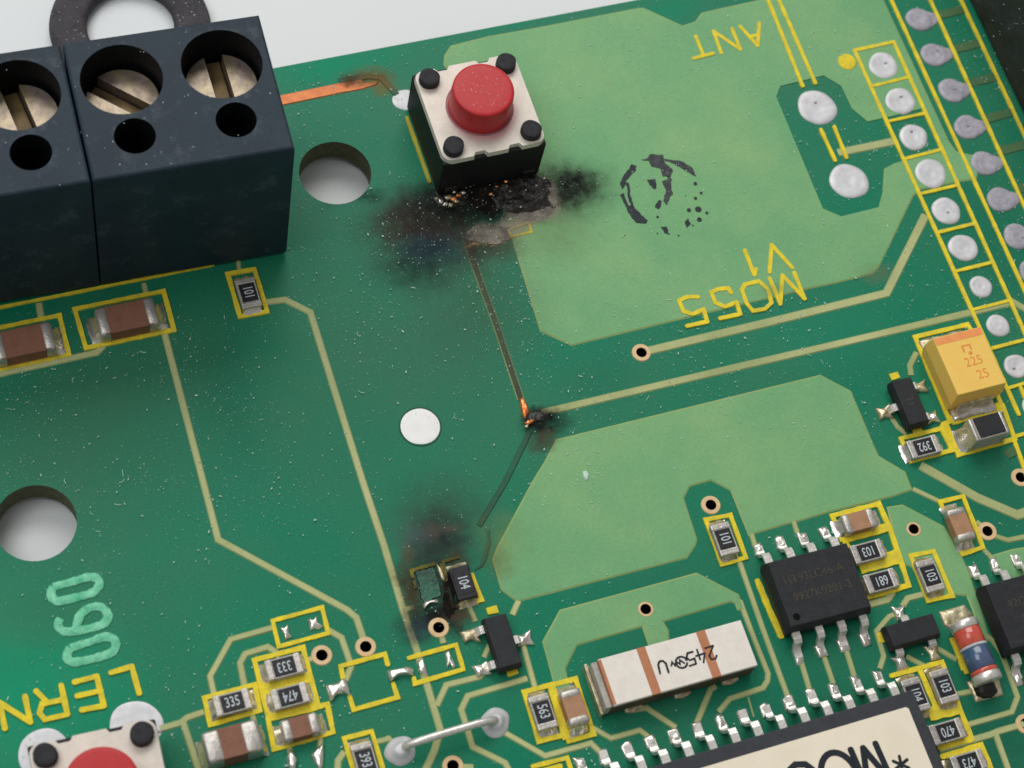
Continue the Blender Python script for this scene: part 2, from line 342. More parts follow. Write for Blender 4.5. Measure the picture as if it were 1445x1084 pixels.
def circle(c, r, n=24, ry=None, a0=0.0):
    ry = ry or r
    return [Vector((c[0] + r * math.cos(a0 + 2 * math.pi * i / n), c[1] + ry * math.sin(a0 + 2 * math.pi * i / n), 0)) for i in range(n)]
def slab(name, poly, z0, z1, mats, parent=None, bev=0.0, holes=(), bottom=False, hole_mat=None):
    """A flat piece: top face (material 0), sloped rim (material 1), holes with walls (hole_mat)."""
    p = ccw(poly); n = len(p)
    top = inset(p, bev) if bev else p
    V = [Vector((q.x, q.y, z0)) for q in p] + [Vector((q.x, q.y, z1)) for q in top]
    F = []; fm = []
    mi = 1 if isinstance(mats, (list, tuple)) and len(mats) > 1 else 0
    for i in range(n):
        j = (i + 1) % n
        F.append((i, j, n + j, n + i)); fm.append(mi)
    loops = [[Vector((q.x, q.y, 0)) for q in top]]; idx = list(range(n, 2 * n))
    for h in holes:
        h = ccw(h)[::-1]; m = len(h); b = len(V)
        V += [Vector((q.x, q.y, z1)) for q in h] + [Vector((q.x, q.y, z0)) for q in h]
        for i in range(m):
            j = (i + 1) % m
            F.append((b + i, b + m + i, b + m + j, b + j)); fm.append(hole_mat if hole_mat is not None else mi)
        loops.append([Vector((q.x, q.y, 0)) for q in h]); idx += list(range(b, b + m))
    for t in tessellate_polygon(loops):
        a, b_, c = (V[idx[k]] for k in t)
        t2 = t if (b_ - a).cross(c - a).z > 0 else t[::-1]
        F.append(tuple(idx[k] for k in t2)); fm.append(0)
    return obj(name, V, F, mats, parent, fm)
def resample(pts, step):
    out = []
    for a, b in zip(pts, pts[1:]):
        n = max(1, int((b - a).length / step))
        out += [a.lerp(b, i / n) for i in range(n)]
    return out + [pts[-1].copy()]
def sides(pts, widths, closed=False):
    n = len(pts); Lf, Rt = [], []
    for i in range(n):
        a = pts[i - 1] if (i > 0 or closed) else None
        c = pts[(i + 1) % n] if (i < n - 1 or closed) else None
        e1 = (pts[i] - a).normalized() if a is not None else None
        e2 = (c - pts[i]).normalized() if c is not None else None
        if e1 is None: e1 = e2
        if e2 is None: e2 = e1
        n1, n2 = Vector((-e1.y, e1.x, 0)), Vector((-e2.y, e2.x, 0))
        k = n1 + n2
        k = k.normalized() if k.length > 0.2 else n1
        d = widths[i] * 0.5 / max(0.5, k.dot(n1))
        Lf.append(pts[i] + k * d); Rt.append(pts[i] - k * d)
    return Lf, Rt
ZT = [0]
def lift():                                               # a hair of height so that crossing tracks are never coplanar
    ZT[0] += 1
    return (ZT[0] % 40) * 0.0006
def track(name, px, w, parent, mats=('trace', 'trace_edge'), h=0.036, jitter=0.0, closed=False, step=0.5, bev=0.06, round_ends=False, z0=0.0, mm=False, seed=None):
    """A raised strip along a polyline: copper track, printed line, printed frame."""
    pts = [Vector((q[0], q[1], 0)) for q in (px if mm else PP(px))]
    rnd = random.Random(seed if seed is not None else len(name) * 77 + int(abs(pts[0].x * 100)))
    if jitter:
        q = resample(pts + ([pts[0]] if closed else []), step)
        if closed: q = q[:-1]
        pts = q
    if round_ends and not closed:
        d0 = (pts[0] - pts[1]).normalized(); d1 = (pts[-1] - pts[-2]).normalized()
        pts = [pts[0] + d0 * w * 0.45, pts[0] + d0 * w * 0.3] + pts + [pts[-1] + d1 * w * 0.3, pts[-1] + d1 * w * 0.45]
    n = len(pts)
    ws = [w * (1 + jitter * rnd.uniform(-1, 1)) for _ in pts]
    if round_ends and not closed:
        ws[0] = ws[-1] = w * 0.4; ws[1] = ws[-2] = w * 0.85
    wi = [max(0.02, x - 2 * bev) for x in ws]
    L0, R0 = sides(pts, ws, closed); L1, R1 = sides(pts, wi, closed)
    z1 = z0 + h + lift()
    V = []
    for i in range(n):
        V += [Vector((L0[i].x, L0[i].y, z0)), Vector((L1[i].x, L1[i].y, z1)), Vector((R1[i].x, R1[i].y, z1)), Vector((R0[i].x, R0[i].y, z0))]
    F, fm = [], []
    mi = 1 if isinstance(mats, (list, tuple)) and len(mats) > 1 else 0
    for i in range(n if closed else n - 1):
        a, b = 4 * i, 4 * ((i + 1) % n)
        for k, mm_ in ((0, mi), (1, 0), (2, mi)):
            F.append((a + k, a + k + 1, b + k + 1, b + k)); fm.append(mm_)
    if not closed:
        F += [(3, 2, 1, 0), (4 * n - 4, 4 * n - 3, 4 * n - 2, 4 * n - 1)]; fm += [mi, mi]
    F = [f[::-1] for f in F]
    return obj(name, V, F, mats, parent, fm)
SILK_Z = 0.078
def printed(name, px, w, parent, closed=False, m='silk', jitter=0.13, round_ends=True, step=0.35):
    round_ends = round_ends and w < 0.4
    return track(name, px, w, parent, m, SILK_Z, jitter, closed, step, 0.015, round_ends)
def box_bm(x0, x1, y0, y1, z0, z1, bev=0.0, seg=2, taper=0.0, mid=None):
    """Bevelled box; taper pulls the top (and with mid the bottom too) inwards."""
    bm = bmesh.new()
    def ring(z, t):
        return [bm.verts.new(v) for v in ((x0 + t, y0 + t, z), (x1 - t, y0 + t, z), (x1 - t, y1 - t, z), (x0 + t, y1 - t, z))]
    rs = [ring(z0, taper * 0.7 if mid else 0)]
    if mid: rs.append(ring(mid, 0))
    rs.append(ring(z1, taper))
    for a, b in zip(rs, rs[1:]):
        for i in range(4):
            bm.faces.new((a[i], a[(i + 1) % 4], b[(i + 1) % 4], b[i]))
    bm.faces.new(rs[0][::-1]); bm.faces.new(rs[-1])
    if bev:
        bmesh.ops.bevel(bm, geom=bm.edges[:], offset=bev, segments=seg, affect='EDGES', profile=0.5)
    return bm
def box(name, x0, x1, y0, y1, z0, z1, m, parent, bev=0.04, taper=0.0, mid=None, smooth=False):
    return from_bm(name, box_bm(x0, x1, y0, y1, z0, z1, bev, 2, taper, mid), m, parent, smooth)
def lathe(name, prof, m, parent, n=32, c=(0, 0), squash=1.0, ang=0.0, wob=0.0, seed=1, fm_of=None):
    """Revolve (r, z) pairs about a vertical axis; wob makes hand-soldered irregularity."""
    rnd = random.Random(seed); ph = [rnd.uniform(0, 6.28) for _ in range(3)]
    V, F, fm = [], [], []
    for r, z in prof:
        for i in range(n):
            a = 2 * math.pi * i / n
            k = 1 + wob * (0.5 * math.sin(2 * a + ph[0]) + 0.35 * math.sin(3 * a + ph[1]) + 0.25 * math.sin(5 * a + ph[2]))
            x, y = r * k * math.cos(a), r * k * math.sin(a) * squash
            V.append((c[0] + x * math.cos(ang) - y * math.sin(ang), c[1] + x * math.sin(ang) + y * math.cos(ang), z))
    for k in range(len(prof) - 1):
        for i in range(n):
            j = (i + 1) % n
            F.append((k * n + i, k * n + j, (k + 1) * n + j, (k + 1) * n + i)); fm.append(fm_of[k] if fm_of else 0)
    t = len(V); V.append((c[0], c[1], prof[-1][1]))
    for i in range(n):
        F.append(((len(prof) - 1) * n + i, (len(prof) - 1) * n + (i + 1) % n, t)); fm.append(fm_of[-1] if fm_of else 0)
    return obj(name, V, F, m, parent, fm, smooth=True)
def tube(name, path, r, m, parent, n=12, squash=1.0):
    V, F = [], []
    for i, p in enumerate(path):
        d = (path[min(i + 1, len(path) - 1)] - path[max(i - 1, 0)]).normalized()
        s = d.cross(Vector((0, 0, 1))).normalized(); u = s.cross(d)
        rr = r[i] if isinstance(r, (list, tuple)) else r
        for k in range(n):
            a = 2 * math.pi * k / n
            V.append(p + s * rr * math.cos(a) + u * rr * math.sin(a) * squash)
    for i in range(len(path) - 1):
        for k in range(n):
            F.append((i * n + k, i * n + (k + 1) % n, (i + 1) * n + (k + 1) % n, (i + 1) * n + k))
    F.append(tuple(range(n))[::-1]); F.append(tuple(range((len(path) - 1) * n, len(path) * n)))
    return obj(name, V, F, m, parent, smooth=True)
def blob(name, poly, hgt, m, parent, z0=0.0, seed=0, wob=0.35):
    """A lump of solder with an irregular outline: rings shrinking towards a rounded crest."""
    p = ccw(poly)
    q = resample(p + [p[0]], 0.12)[:-1]
    c = sum(q, Vector()) / len(q)
    rnd = random.Random(seed)
    rings = [(1.0, 0.0), (0.97, 0.35), (0.86, 0.66), (0.65, 0.88), (0.36, 1.0)]
    V, F = [], []; n = len(q)
    for s, h in rings:
        for v in q:
            w = c + (v - c) * s
            k = 1 + wob * noise.noise(Vector((w.x * 1.9 + seed, w.y * 1.9, s)))
            V.append((w.x, w.y, z0 + hgt * h * k))
    for r in range(len(rings) - 1):
        for i in range(n):
            j = (i + 1) % n
            F.append((r * n + i, r * n + j, (r + 1) * n + j, (r + 1) * n + i))
    t = len(V); V.append((c.x, c.y, z0 + hgt * (1 + wob * 0.3 * rnd.uniform(-1, 1))))
    for i in range(n):
        F.append(((len(rings) - 1) * n + i, (len(rings) - 1) * n + (i + 1) % n, t))
    return obj(name, V, F, m, parent, smooth=True)
TXT = {}
def text(name, s, size, m, parent, loc=(0, 0, 0), rz=0.0, sx=1.0, bold=0.0, ext=0.004):
    key = (s, bold, ext)
    if key not in TXT:
        cu = bpy.data.curves.new('text', 'FONT'); cu.body = s; cu.size = 1; cu.align_x = 'CENTER'; cu.align_y = 'CENTER'
        cu.offset = bold; cu.extrude = ext; cu.resolution_u = 3
        to = bpy.data.objects.new('text', cu); COL.objects.link(to)
        dg = bpy.context.evaluated_depsgraph_get()
        me = bpy.data.meshes.new_from_object(to.evaluated_get(dg))
        bpy.data.objects.remove(to); bpy.data.curves.remove(cu)
        TXT[key] = me
    me = TXT[key].copy(); me.name = name
    me.materials.clear(); me.materials.append(M[m])
    o = bpy.data.objects.new(name, me); COL.objects.link(o)
    o.parent = parent; o.location = loc; o.rotation_euler = (0, 0, rz); o.scale = (size * sx, size, size)
    return o

# ------------------------------------------------------------------ table
tb = obj('table_surface', [(-900, -900, -2.1), (900, -900, -2.1), (900, 1200, -2.1), (-900, 1200, -2.1)], [(0, 1, 2, 3)], 'paper')
tb['kind'] = 'structure'

# ------------------------------------------------------------------ the board
VIAS = [(905, 498, 1), (1003, 713, 1), (911, 860, 0), (454, 925, 1), (516, 913, 1), (619, 886, 1), (639, 1081, 1), (1289, 747, 0), (1393, 750, 1), (1440, 674, 1), (1447, 1022, 1)]
HOLES = [(P(473, 244), 2.02), (P(50, 738), 2.06)]
hole_loops = [circle(c, r, 40) for c, r in HOLES] + [circle(P(u, v), 0.30, 14) for u, v, _ in VIAS]
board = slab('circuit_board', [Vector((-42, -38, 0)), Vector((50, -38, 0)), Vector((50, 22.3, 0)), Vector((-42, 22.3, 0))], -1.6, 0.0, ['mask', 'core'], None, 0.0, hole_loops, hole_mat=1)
board['label'] = 'green printed circuit board with yellow print and scorched patches lying on white paper'
board['category'] = 'circuit board'
for k, (u, v, r) in enumerate(VIAS):
    c = P(u, v)
    if r:
        slab('via_ring', circle(c, 0.54, 28), 0.0, 0.062, ['ring'], board, 0.04, [circle(c, 0.30, 16)])
    else:
        slab('via_ring', circle(c, 0.43, 28), 0.0, 0.058, ['ring'], board, 0.03, [circle(c, 0.29, 16)])
    o = lathe('via_barrel', [(0.295, -0.02), (0.29, -1.58)], 'dark', board, 16, (c.x, c.y))

# copper areas under green mask
def area(px, holes=()):
    return slab('copper_area', PP(px), 0.0, 0.048 + lift(), ['pour', 'pour_edge'], board, 0.085, holes)
cut = [(1095, 137), (1101, 122), (1162, 107), (1187, 122), (1202, 154), (1224, 172), (1260, 164), (1303, 153), (1332, 213), (1262, 231), (1247, 239), (1245, 272), (1239.5, 293), (1187, 306), (1161, 295)]
area([(625.6, 92), (627, 78), (636, 64.5), (688, 51.5), (760, 38.7), (899.5, 11.6), (908, 11), (963.5, 36.3), (981, 30.5), (990, 18), (1071, 0), (1150, -19), (1236, -38), (1247, 0),
      (1339, 199), (1350, 214), (1366, 217.5), (1385, 222), (1378, 254), (1352, 257), (1300, 268), (1289, 277), (1239.5, 379.6), (1232, 387), (1178.6, 400.3), (1135, 409.5), (806.5, 488.4), (762, 468), (690, 232), (640, 110)],
     [PP(cut)])
area([(784.3, 620), (769, 650), (750.5, 680), (700.6, 773.4), (694.4, 790), (706.9, 832.6), (721.4, 844), (729.7, 850.2), (734.5, 849), (970, 788), (981.6, 770.5), (984, 761.7), (965.2, 703.6), (973.5, 687), (1003.6, 678.7), (1030.6, 693),
      (1056.5, 757.6), (1060, 756), (1066, 753.4), (1115.7, 738.9), (1125, 736.8), (1173.8, 722.3), (1260, 701.5), (1288, 692), (1281, 674.6), (1277.9, 666), (1240.5, 643.5), (1234, 630), (1201, 551.7), (1157.5, 529), (809.4, 614)])
area([(765, 905.6), (789.8, 860.6), (983, 808.2), (1042.7, 838.8), (1052, 862), (1040.5, 862), (1036.9, 852.5), (1032, 850), (936.6, 878), (944, 890), (946, 925), (921, 930), (906, 885.3), (814.5, 911.4), (798.5, 943.4), (801.4, 960), (812, 975), (784, 980), (779.6, 959.4)],
     [circle(P(911, 860), 0.42, 16)])
area([(1251, 715.5), (1273.7, 712), (1332.9, 743), (1358, 786), (1367, 808), (1383, 853), (1398, 905), (1388, 905), (1372.4, 863.5), (1363.7, 841.7), (1345, 840), (1330, 843), (1309, 838), (1286.6, 801), (1275, 796.6), (1266, 778)],
     [circle(P(1289, 747), 0.42, 16)])
area([(1398, 784), (1428, 775), (1470, 768), (1470, 840), (1418, 822)])

# tracks
T = [
    ([(230, 462), (308, 762), (490, 861), (503, 872), (514, 905)], .44), ([(365, 428), (402, 423), (438, 441), (512, 680), (541.7, 769), (569.3, 862), (588, 917), (602.7, 966.7), (621.6, 1030.6), (613, 1060), (596, 1096)], .46),
    ([(-20, 533), (11.6, 525), (136.6, 497.7), (146, 488)], .46), ([(55, 428), (58, 448)], .45), ([(203, 400), (206, 414)], .35), ([(336, 368), (338, 384)], .3),
    ([(764, 583), (1050, 516), (1180, 486), (1366.5, 442), (1423, 428)], .52), ([(1424, 423), (1460, 444)], .5), ([(912, 496), (1085, 455), (1251, 414), (1306, 304)], .60),
    ([(1264, 199), (1182, 216)], .62), ([(1298.6, 657), (1380, 703), (1436, 727), (1470, 716)], .66), ([(1377.5, 736), (1386, 743)], .36), ([(1402, 756), (1422.6, 762.6), (1450, 757)], .36), ([(1386, 773), (1400, 788), (1404, 800)], .34),
    ([(1293.4, 497.7), (1284, 516.4), (1286, 530)], .4), ([(1258, 589), (1267, 603), (1279, 612)], .36), ([(1042.7, 790), (1076, 886), (1112.4, 985)], .37), ([(1288, 690), (1328, 709)], .36),
    ([(1129, 928), (1143, 975)], .36), ([(1161, 921), (1176, 965)], .36), ([(1192, 910), (1206, 956)], .36), ([(1241.6, 944), (1247.4, 926), (1237, 891), (1254.7, 870.7), (1265, 866)], .36),
    ([(1303, 838.8), (1281, 844.6), (1273.6, 856)], .42), ([(1226, 853.5), (1252, 846.5), (1260, 835)], .5), ([(1279, 926), (1306, 941)], .36), ([(1322, 915), (1350, 931)], .36), ([(1350, 980), (1370, 976)], .36),
    ([(1392, 897), (1402, 905), (1414, 922), (1436, 984), (1428, 1005), (1366, 1023)], .38), ([(1325, 1058), (1398, 1037), (1410, 1032), (1445, 1022)], .44), ([(1405, 1036), (1425, 1092)], .42),
    ([(225, 1029), (256, 1020), (264.5, 1013), (288, 1005)], .42), ([(258, 1018), (283, 1096)], .42), ([(385, 886), (325.6, 902.7), (296.5, 955), (303, 984)], .40), ([(394, 924), (378, 913.3), (346.3, 923), (338.9, 936.5), (345, 968)], .42),
    ([(460, 887.5), (482, 900), (496, 940), (489, 957), (483, 968)], .40), ([(430, 933), (445, 928)], .36), ([(616.5, 996), (630, 967), (676, 955.5), (688, 944)], .40), ([(692, 908), (683, 928)], .34), ([(662, 856), (671, 877)], .34),
    ([(723, 868), (732, 848)], .40), ([(737, 906), (756, 974)], .37), ([(744, 957.5), (660, 982.5), (651, 1001.6), (667, 1054), (713, 1077), (724, 1098)], .40),
    ([(705, 1030), (769.4, 1067), (834, 1049), (851, 1066)], .38), ([(836, 1027), (862.4, 1042), (903, 1030.6), (918, 1042)], .36), ([(888, 1002.5), (912, 998.7), (954, 1027)], .38), ([(1010, 968), (1003, 972.5), (983, 1021)], .38),
    ([(1038, 846), (1045, 850), (1066, 906), (1084, 951), (1083, 961), (1077, 971), (1030, 986), (1014, 1005)], .36), ([(1055.8, 984), (1064, 1012)], .12), ([(532, 1047), (552, 1042)], .36), ([(650, 1083), (668, 1084)], .46),
    ([(486, 1061), (477, 1074), (476, 1096)], .42), ([(570, 862), (584, 857)], .36), ([(406, 1040), (411, 1070)], .34), ([(452, 1030), (452, 1070)], .34), ([(355, 1003), (360, 1026)], .36), ([(1060, 752), (1066, 772)], .36), ([(1120, 736), (1127, 758)], .36),
    ([(391, 921), (393, 935)], .3), ([(626, 908), (623, 897)], .4), ([(545, 1040), (560, 1050)], .3),
]
for pts, w in T:
    track('copper_track', pts, w * .86, board)
track('copper_track', [(646, 300), (666, 365), (700, 458), (735, 564)], .42, board, ('burnt_trace', 'trace_edge'))
track('copper_track', [(748, 608), (728, 650), (711, 684), (676, 742)], .34, board, ('faded_trace', 'faded_trace'))
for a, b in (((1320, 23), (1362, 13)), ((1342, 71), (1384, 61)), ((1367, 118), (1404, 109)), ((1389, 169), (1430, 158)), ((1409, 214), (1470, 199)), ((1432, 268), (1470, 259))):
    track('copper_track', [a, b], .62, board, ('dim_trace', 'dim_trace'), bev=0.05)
track('copper_patch', [(1424, 633), (1431, 644)], .85, board, ('dim_trace', 'dim_trace'))
# bare copper behind the terminal block, burnt open, and the scorched piece that leads on to the switch
track('bare_copper_strip', [(385, 144.5), (440, 133), (481, 124.5), (512, 119)], .70, board, ('copper', 'copper'), bev=0.05)
track('copper_track', [(478, 115), (520, 108), (538, 110), (560, 134)], .42, board, ('faded_trace', 'faded_trace'))
slab('bare_copper_strip', PP([(478, 119), (536, 115), (530, 121), (505, 128), (478, 132)]), 0, 0.056, ['copper', 'copper'], board, 0.05)

# round tinned pads
def pad(u, v, rpx, m='pad', h=0.18, squash=1.0, seed=0, dimple=True, name='solder_pad'):
    c = P(u, v); r = rpx / 24.4
    h = h * 0.32
    prof = [(r, 0.0), (r * 0.985, h * 0.35), (r * 0.9, h * 0.72), (r * 0.74, h * 1.0), (r * 0.60, h * 0.78), (r * 0.42, h * 0.95), (r * 0.2, h * (0.75 if dimple else 1.05)), (r * 0.07, h * (0.62 if dimple else 1.1))]
    o = lathe(name, prof, m, board, 30, (c.x, c.y), squash, 0, 0.05, seed)
    rp = random.Random(seed * 7 + 1)
    if dimple or seed == 3:
        for k in range(rp.choice((0, 1, 1))):
            q = Vector((c.x + rp.uniform(-.35, .35) * r, c.y + rp.uniform(-.3, .4) * r, 0))
            pz = blob('solder_pit', [q + Vector((rp.uniform(.06, .16) * math.cos(a), rp.uniform(.05, .12) * math.sin(a), 0)) for a in (0, .9, 1.8, 2.7, 3.6, 4.5, 5.4)], .012, 'pit', o, h * 0.97, seed)
    return o
pad(593, 602, 26, 'white_tin', h=0.06, dimple=False, seed=3)
track('printed_ring', [(q.x, q.y) for q in circle(P(593, 602), 1.10, 36)], 0.10, board, ('faded_trace', 'faded_trace'), 0.02, mm=True, closed=True, bev=0.02)
for k, (u, v, r) in enumerate([(1153, 152, 29), (1198, 256, 28.5)]):
    pad(u, v, r, seed=10 + k, h=0.3)
for k, (u, v, r) in enumerate([(1246, 93, 23), (1270, 143, 23), (1289, 194, 21.5), (1313, 245, 24), (1335, 298, 21.5), (1359, 350, 21.5), (1384, 405, 16.8), (1408, 460, 17), (1434, 517, 18), (1460, 575, 18)]):
    pad(u, v, r, seed=20 + k, h=0.34)
for k, (u, v) in enumerate([(1297, 28), (1318, 78), (1343, 128), (1365, 180), (1389, 231), (1412, 282), (1435, 334), (1458, 384)]):
    pad(u, v, 20.5, 'dull_pad', 0.4, seed=40 + k)
    c = P(u, v); e = P(u + 20, v - 2)
    blob('solder_smear', [Vector((e.x + a, e.y + b, 0)) for a, b in ((-.7, -.62), (-.2, -.55), (.2, -.32), (.34, .02), (.2, .32), (-.2, .55), (-.7, .62))], 0.10, 'dull_pad', board, 0.01, k)
for u, v, r in ((192, 1024, 31), (64, 1064, 31), (571, 141, 17)):
    pad(u, v, r, h=0.1, dimple=False, seed=int(u))
blob('solder_pad', PP([(212, 1020), (228, 1028), (228, 1034), (214, 1034)]), 0.1, 'pad', board, 0.05, 3)

# printed frames, lines and letters
def frame(px, w=0.30):
    return printed('printed_frame', px, w, board, True)
def line(px, w=0.30, m='silk'):
    return printed('printed_line', px, w, board, m=m)
frame([(321.5, 387.5), (359, 380.8), (377, 440.5), (338.7, 447.5)], .27)
frame([(105.5, 437), (231, 411.5), (245.5, 466), (121.5, 492)], .27)
frame([(-42, 472), (84, 445.5), (97.5, 501), (-28, 528)], .27)
line([(-30, 441), (0, 434.5), (145, 405.5), (300, 374)], .2)
line([(574, 167), (606, 257)], .24, 'dull_silk')
frame([(717, 326), (746, 314.5), (749.5, 328), (721.5, 334.5)], .17)
frame([(384.7, 876.6), (454.5, 857.7), (463.2, 894), (393.4, 912.9)], .24)
frame([(359, 932), (427.5, 914.3), (448.5, 993.5), (379, 1014.5)], .28)
frame([(378.5, 1015.5), (462, 994.5), (470, 1033.5), (386.5, 1057.5)], .28)
line([(366, 974), (439, 954)], .72)
line([(378, 1011), (446, 994)], .66)
frame([(288.5, 985.5), (359.5, 966.5), (367, 1003), (296.5, 1023.5)], .27)
line([(484, 957), (480.8, 940.5), (543, 923.5), (547, 938)], .26)
line([(493.5, 984), (499, 1002), (561, 984.5), (555, 966)], .26)
line([(577, 929), (643.4, 910.5), (653.6, 945), (585.3, 965.2), (584, 958)], .25)
frame([(485.5, 1042.5), (524.5, 1032.5), (548, 1112), (509, 1122)], .26)
line([(612, 796), (606, 798)], .22); line([(602, 799.5), (594, 801.5)], .22); line([(590, 803), (580, 806), (582, 815)], .22); line([(624, 799), (628, 818)], .3); line([(584, 822), (586, 829)], .18); line([(646, 787), (625, 793), (629, 816)], .18, 'dull_silk')
line([(666, 812), (679.5, 847), (650, 855)], .25); line([(650, 855), (640, 857), (633, 832)], .2, 'dull_silk')
line([(687, 863.5), (702, 860)], .42); line([(715, 951), (730, 946)], .42)
frame([(739.5, 977), (777, 967), (797, 1037.5), (760.5, 1046.5)], .28)
frame([(778, 967.5), (812, 958.5), (837.5, 1036.5), (802.5, 1046.5)], .28)
line([(777.5, 968), (799.5, 1044)], .44)
line([(752, 1082), (778, 1075.5), (800, 1070), (808, 1094)], .26); line([(760, 1090), (790, 1082)], .3)
frame([(995.5, 734), (1030.5, 727.5), (1052, 787.5), (1018.5, 797)], .26)
frame([(1174, 728.5), (1239.5, 711.5), (1253.5, 742.5), (1187, 762)], .30)
line([(1188, 762), (1254, 744)], .5)
line([(1198, 775), (1191, 764)], .3)
line([(1254, 743), (1267.5, 783), (1282, 827), (1226, 843)], .30); line([(1212, 801), (1267, 786)], .8); line([(1222, 842), (1280, 827)], .3)
frame([(1284.5, 785), (1317, 778.5), (1343, 841.5), (1309.5, 848)], .27)
frame([(1326, 709), (1358.5, 701), (1386.5, 773), (1358, 782.5)], .27)
frame([(1271, 619.5), (1329.5, 605), (1343, 636), (1285.5, 651)], .28)
frame([(1334.5, 597.5), (1414.5, 573), (1431.5, 620), (1352, 642.5)], .28)
line([(1370, 466), (1365, 458.5), (1291, 476), (1338, 590), (1413, 572.5), (1398, 535)], .28)
line([(1341, 594), (1414, 574.5)], .62); line([(1334, 598), (1331, 606), (1345, 634)], .5); line([(1313, 518), (1318, 530)], .66)
line([(1256, 533), (1268, 529.5)], .42); line([(1288, 610), (1300, 606)], .55)
line([(1069, 821), (1084, 858), (1102, 898)], .34); line([(1387, 841), (1400, 875), (1417, 914)], .34)
line([(1243, 893), (1247, 907)], .5)
line([(1347, 903), (1344, 904), (1363, 948), (1367, 947)], .3); line([(1357, 932), (1362, 946)], .5)
line([(1258, 954), (1329, 934.5), (1355, 1003), (1371, 1043), (1330, 1055)], .29); line([(1297, 944), (1322, 1003)], .32); line([(1310, 1009), (1354, 998)], .75)
line([(1330, 1068), (1384, 1052), (1402, 1096)], .32); line([(1326, 1054), (1368, 1044)], .36)
# header grid
for xs in (((1205.5, 72), (1437, 585)), ((1260.6, 60), (1459, 500)), ((1246, -24), (1468, 460)), ((1301, -24), (1475, 357)), ((1344, -24), (1462, 227))):
    line([xs[0], ((xs[0][0] + xs[1][0]) / 2, (xs[0][1] + xs[1][1]) / 2), xs[1]], .25)
line([(1205.5, 72), (1260.6, 60)], .25)
for a, b in (((1232, 122), (1280.6, 110)), ((1253, 172), (1303, 161)), ((1276, 225), (1327, 212)), ((1299, 274), (1351, 262)), ((1322, 329), (1375, 316)), ((1346, 384), (1399, 371)), ((1371, 438), (1423, 425)), ((1400, 492), (1446, 480)), ((1420, 549), (1470, 534)), ((1431, 617), (1470, 605))):
    line([a, b], .22)
line([(1430, 620), (1455, 690)], .25); line([(1440, 548), (1462, 600)], .25)
lathe('printed_dot', [(0.56, 0), (0.56, 0.06), (0.5, 0.085)], 'silk', board, 28, (P(1195, 88).x, P(1195, 88).y))
line([(1079, -10), (1132, 122)], .25); line([(1096, -5), (1150, 118)], .25); line([(1158, 184), (1178, 227)], .25); line([(1177, 180), (1194, 223)], .25)
line([(399, 340), (398, 352)], .22, 'dull_silk')

def split_sharp(s):
    """Cut a pen stroke wherever it doubles back, so that its pieces lie one over the other."""
    out = [[s[0]]]
    for i in range(1, len(s)):
        out[-1].append(s[i])
        if i < len(s) - 1:
            a, b = Vector((s[i][0] - s[i - 1][0], s[i][1] - s[i - 1][1])), Vector((s[i + 1][0] - s[i][0], s[i + 1][1] - s[i][1]))
            if a.angle(b) > 1.25: out.append([s[i]])
    return out
def letters(x0, y0, k, strokes, w, m='silk', name='printed_letter'):
    """One letter: its strokes are joined into one flat printed mesh."""
    V, F = [], []
    for s in [p for q in strokes for p in (split_sharp(q) if q[0] != q[-1] else [q])]:
        cl = s[0] == s[-1]
        o = printed(name, ZM(x0, y0, k, s[:-1] if cl else s), w, None, cl, m, 0.09, step=0.25)
        b = len(V)
        V += [v.co.copy() for v in o.data.vertices]; F += [tuple(b + i for i in p.vertices) for p in o.data.polygons]
        me = o.data; bpy.data.objects.remove(o); bpy.data.meshes.remove(me)
    return obj(name, V, F, m, board)
for st in ([[(752, 287), (845, 263)], [(800, 274), (762, 180)]], [[(886, 260), (848, 155), (978, 243), (938, 142)]], [[(978, 132), (1062, 225), (1070, 115)], [(1022, 182), (1066, 172)]]):
    letters(760, 0, 3.44, st, .24)
for st in ([[(1120, 290), (1130, 160), (1230, 270)]], [[(1000, 187), (1046, 305), (1054, 278)]], [[(1240, 295), (1290, 420), (1183, 308), (1172, 445), (1120, 322)]],
           [[(1000, 352), (1068, 336), (1112, 375), (1130, 440), (1098, 470), (1040, 480), (1008, 442), (986, 378), (1000, 352)]],
           [[(880, 516), (978, 495), (960, 437), (905, 460), (857, 440), (837, 390), (870, 375), (918, 370), (934, 392)]], [[(720, 553), (818, 532), (800, 472), (748, 496), (702, 482), (680, 430), (720, 412), (772, 412)]]):
    letters(760, 300, 3.44, st, .26)
for st in ([[(540, 622), (640, 592), (676, 722)]], [[(362, 668), (470, 640), (505, 783), (398, 803)], [(376, 735), (490, 710)]], [[(298, 685), (328, 825)], [(328, 825), (218, 850), (192, 818), (206, 774), (306, 753)], [(232, 768), (176, 712)]], [[(25, 893), (-2, 768), (148, 862), (122, 738)]]):
    letters(0, 769, 3.44, st, .30)
# the large pale relief figures 0 9 0
def relief(px, closed):
    pts = [Vector((q.x, q.y, 0)) for q in PP(ZM(40, 790, 6.373, px))]
    q = resample(pts + ([pts[0]] if closed else []), 0.12)
    for _ in range(3):
        q = [q[i] if not closed and i in (0, len(q) - 1) else (q[i - 1] + q[i] * 2 + q[(i + 1) % len(q)]) / 4 for i in range(len(q))]
    rnd = random.Random(len(q))
    path = [Vector((v.x, v.y, 0.01)) for v in q] + ([Vector((q[0].x, q[0].y, 0.01))] if closed else [])
    rr = [0.25 + rnd.uniform(-.03, .03) for _ in path]
    tube('relief_numeral', path, rr, 'mint', board, 8, 0.2)
relief([(215, 250), (400, 200), (560, 150), (640, 170), (650, 230), (590, 300), (400, 350), (250, 385), (195, 330)], True)
relief([(290, 530), (255, 580), (300, 650), (400, 650), (560, 620), (690, 580), (730, 500), (660, 420), (560, 425), (470, 490), (440, 570), (425, 640)], False)
